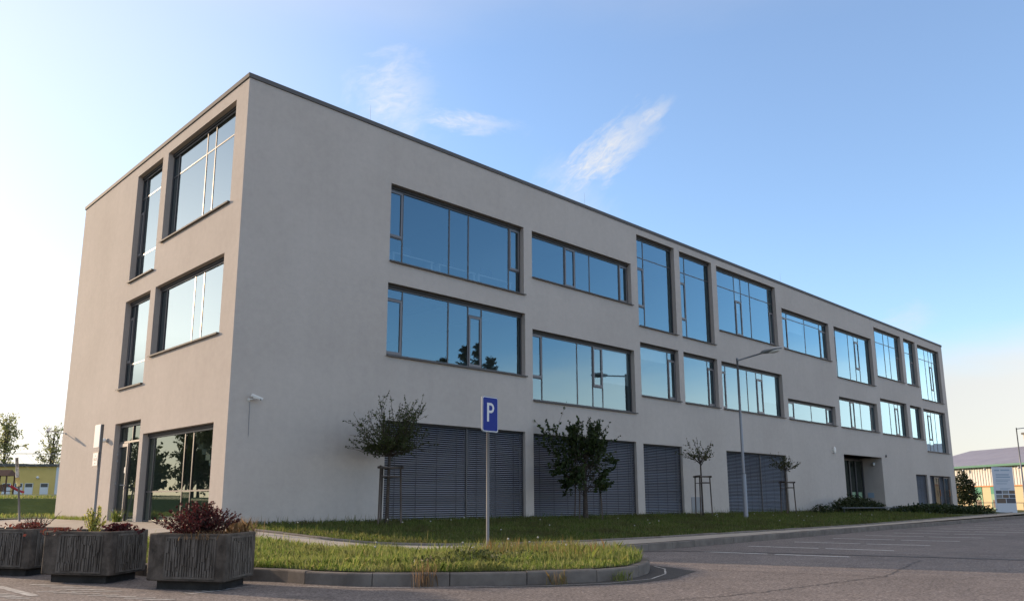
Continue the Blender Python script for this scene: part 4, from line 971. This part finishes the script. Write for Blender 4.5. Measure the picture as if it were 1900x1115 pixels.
# ------------------------------------------------------------------ sky, sun, camera
w = bpy.data.worlds.new('World'); S.world = w; w.use_nodes = True; nt = NT(w); nodes = nt.t.nodes
bg = nodes['Background']; sky = nodes.new('ShaderNodeTexSky'); sky.sky_type = 'NISHITA'; sky.sun_disc = False
sky.sun_elevation = SUN_EL; sky.sun_rotation = math.atan2(SUN_X, SUN_Y); sky.altitude = 300; sky.air_density = 1.0; sky.dust_density = .7; sky.ozone_density = 1.9
STR = .13; bg.inputs['Strength'].default_value = STR
tc = nodes.new('ShaderNodeTexCoord'); D = tc.outputs['Generated']
def dot(v): n_ = nt.n('ShaderNodeVectorMath', _operation='DOT_PRODUCT'); nt.l(D, n_.inputs[0]); n_.inputs[1].default_value = tuple(v); return n_.outputs['Value']
def math_(op, a, b=None, c=None, clamp=False):
    n_ = nt.n('ShaderNodeMath', _operation=op, _use_clamp=clamp)
    for i, v in enumerate((a, b, c)):
        if v is None: continue
        if isinstance(v, (int, float)): n_.inputs[i].default_value = v
        else: nt.l(v, n_.inputs[i])
    return n_.outputs[0]
def wisp(a, b_, width, dens, nscale, seed, sharp=(.35, .75)):
    """a cirrus streak between two sky directions"""
    a, b_ = Vector(a), Vector(b_); c = ((a+b_)/2).normalized(); u = (b_-a).normalized(); hl = (b_-a).length/2; v = c.cross(u).normalized()
    du = math_('MULTIPLY', math_('SUBTRACT', dot(u), c.dot(u)), 1/hl); dv = math_('MULTIPLY', dot(v), 1/width)
    cv = nt.n('ShaderNodeCombineXYZ'); nt.l(math_('MULTIPLY', dot(u), nscale*.8), cv.inputs[0]); nt.l(math_('MULTIPLY', dot(v), nscale*1.9), cv.inputs[1]); cv.inputs[2].default_value = seed
    def tex(f, det, dist):
        n_ = nt.n('ShaderNodeTexNoise'); n_.inputs['Scale'].default_value = f; n_.inputs['Detail'].default_value = det; n_.inputs['Roughness'].default_value = .62; n_.inputs['Distortion'].default_value = dist
        nt.l(cv.outputs[0], n_.inputs['Vector']); return n_.outputs['Fac']
    warp = math_('SUBTRACT', tex(1.6, 7, .4), .5); fine = tex(4.5, 10, .9)
    dv2 = math_('ADD', dv, math_('MULTIPLY', warp, 2.4)); du2 = math_('ADD', du, math_('MULTIPLY', math_('SUBTRACT', fine, .5), .9))
    r2 = math_('ADD', math_('POWER', math_('ABSOLUTE', du2), 2), math_('POWER', math_('ABSOLUTE', dv2), 2)); fall = math_('POWER', math_('MAXIMUM', math_('SUBTRACT', 1, r2), 0), 1.9)
    mr = nt.n('ShaderNodeMapRange'); mr.inputs['From Min'].default_value = sharp[0]; mr.inputs['From Max'].default_value = sharp[1]; nt.l(fine, mr.inputs['Value'])
    front = math_('GREATER_THAN', dot(c), .3)
    return math_('MULTIPLY', math_('MULTIPLY', math_('MULTIPLY', fall, math_('ADD', math_('MULTIPLY', mr.outputs[0], .65), .35)), dens), front, clamp=True)
CW = [wisp((.688, .622, .372), (.740, .490, .465), .032, .88, 16, 1.3), wisp((.722, .530, .438), (.744, .474, .472), .011, .6, 14, 3.7), wisp((.690, .655, .335), (.722, .575, .400), .08, .30, 12, 8.1),
      wisp((.470, .750, .470), (.552, .678, .494), .050, .5, 14, 4.2), wisp((.500, .755, .43), (.528, .712, .480), .07, .28, 12, 9.2), wisp((.530, .715, .459), (.645, .625, .448), .016, .6, 15, 6.4), wisp((.915, .340, .190), (.942, .275, .207), .022, .45, 16, 2.2)]
sepz = nt.n('ShaderNodeSeparateXYZ'); nt.l(D, sepz.inputs[0]); Z = sepz.outputs[2]
cn = nt.n('ShaderNodeTexNoise'); cn.inputs['Scale'].default_value = 2.2; cn.inputs['Detail'].default_value = 7; cn.inputs['Roughness'].default_value = .55
mp = nt.n('ShaderNodeMapping'); mp.inputs['Scale'].default_value = (1, 1, 3.2); nt.l(D, mp.inputs['Vector']); nt.l(mp.outputs[0], cn.inputs['Vector'])
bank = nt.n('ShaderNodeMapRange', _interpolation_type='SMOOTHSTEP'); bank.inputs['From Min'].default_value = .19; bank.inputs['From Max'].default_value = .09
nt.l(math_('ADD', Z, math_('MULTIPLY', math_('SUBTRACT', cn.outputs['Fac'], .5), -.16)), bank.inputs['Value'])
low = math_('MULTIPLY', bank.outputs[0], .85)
hs = nodes.new('ShaderNodeHueSaturation'); hs.inputs['Saturation'].default_value = 1.14; nt.l(sky.outputs[0], hs.inputs['Color']); col = nt.mix(hs.outputs[0], (1.0, .985, 1.025), 1.0, 'MULTIPLY')
cs = nt.n('ShaderNodeVectorMath', _operation='DOT_PRODUCT'); nt.l(D, cs.inputs[0]); cs.inputs[1].default_value = (SUN_X*math.cos(SUN_EL), SUN_Y*math.cos(SUN_EL), math.sin(SUN_EL))
lf = math_('MULTIPLY_ADD', cs.outputs['Value'], .5, .5)
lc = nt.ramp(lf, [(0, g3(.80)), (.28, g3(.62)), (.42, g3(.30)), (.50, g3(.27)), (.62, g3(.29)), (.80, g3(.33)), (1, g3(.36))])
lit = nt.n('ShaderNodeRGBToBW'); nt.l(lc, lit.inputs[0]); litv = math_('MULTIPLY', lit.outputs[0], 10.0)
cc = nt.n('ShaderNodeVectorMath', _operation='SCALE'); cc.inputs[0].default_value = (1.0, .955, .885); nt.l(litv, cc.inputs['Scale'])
col = nt.mix(col, (3.0, 3.05, 3.25), .12)                # thin even haze
glow = nt.n('ShaderNodeMapRange', _interpolation_type='SMOOTHSTEP'); glow.inputs['From Min'].default_value = .5; glow.inputs['From Max'].default_value = .96; nt.l(cs.outputs['Value'], glow.inputs['Value'])
col = nt.mix(col, (3.3, 3.25, 3.2), math_('MULTIPLY', glow.outputs[0], .5))   # bright thin haze round the sun
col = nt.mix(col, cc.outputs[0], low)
fill_veil = nt.n('ShaderNodeMapRange', _interpolation_type='SMOOTHSTEP'); fill_veil.inputs['From Min'].default_value = .52; fill_veil.inputs['From Max'].default_value = .74   # unseen cloud overhead, added to lift and warm the fill light
nt.l(math_('ADD', Z, math_('MULTIPLY', math_('SUBTRACT', cn.outputs['Fac'], .5), .12)), fill_veil.inputs['Value'])
col = nt.mix(col, (3.6, 3.15, 2.65), math_('MULTIPLY', fill_veil.outputs[0], .66))
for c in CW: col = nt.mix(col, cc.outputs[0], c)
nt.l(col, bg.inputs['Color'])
sd_ = bpy.data.lights.new('sun', 'SUN'); sd_.energy = 2.7; sd_.angle = R(.5); sd_.color = (1.0, .74, .50)
so = bpy.data.objects.new('sun', sd_); COL.objects.link(so)
sv = Vector((SUN_X*math.cos(SUN_EL), SUN_Y*math.cos(SUN_EL), math.sin(SUN_EL))); so.rotation_euler = sv.to_track_quat('Z', 'Y').to_euler()
cam = bpy.data.cameras.new('camera'); co = bpy.data.objects.new('camera', cam); COL.objects.link(co); S.camera = co
cam.sensor_fit = 'HORIZONTAL'; cam.sensor_width = 36; cam.lens = 1463.73/1900*36; cam.shift_y = 92.5/1900; cam.clip_end = 6000; cam.clip_start = .05
Rm = ((.7142, .1296, .6879), (-.7000, .1359, .7011), (-.0027, -.9822, .1878))   # columns: right, down, forward
co.matrix_world = Matrix(((Rm[0][0], -Rm[0][1], -Rm[0][2], -8.4732), (Rm[1][0], -Rm[1][1], -Rm[1][2], -18.5165), (Rm[2][0], -Rm[2][1], -Rm[2][2], .4608), (0, 0, 0, 1)))
S.render.engine = 'CYCLES'; S.cycles.caustics_reflective = False; S.cycles.caustics_refractive = False; S.cycles.max_bounces = 8; S.cycles.transparent_max_bounces = 12
S.view_settings.view_transform = 'Standard'; S.view_settings.look = 'None'; S.view_settings.exposure = 1.3; S.view_settings.gamma = 1
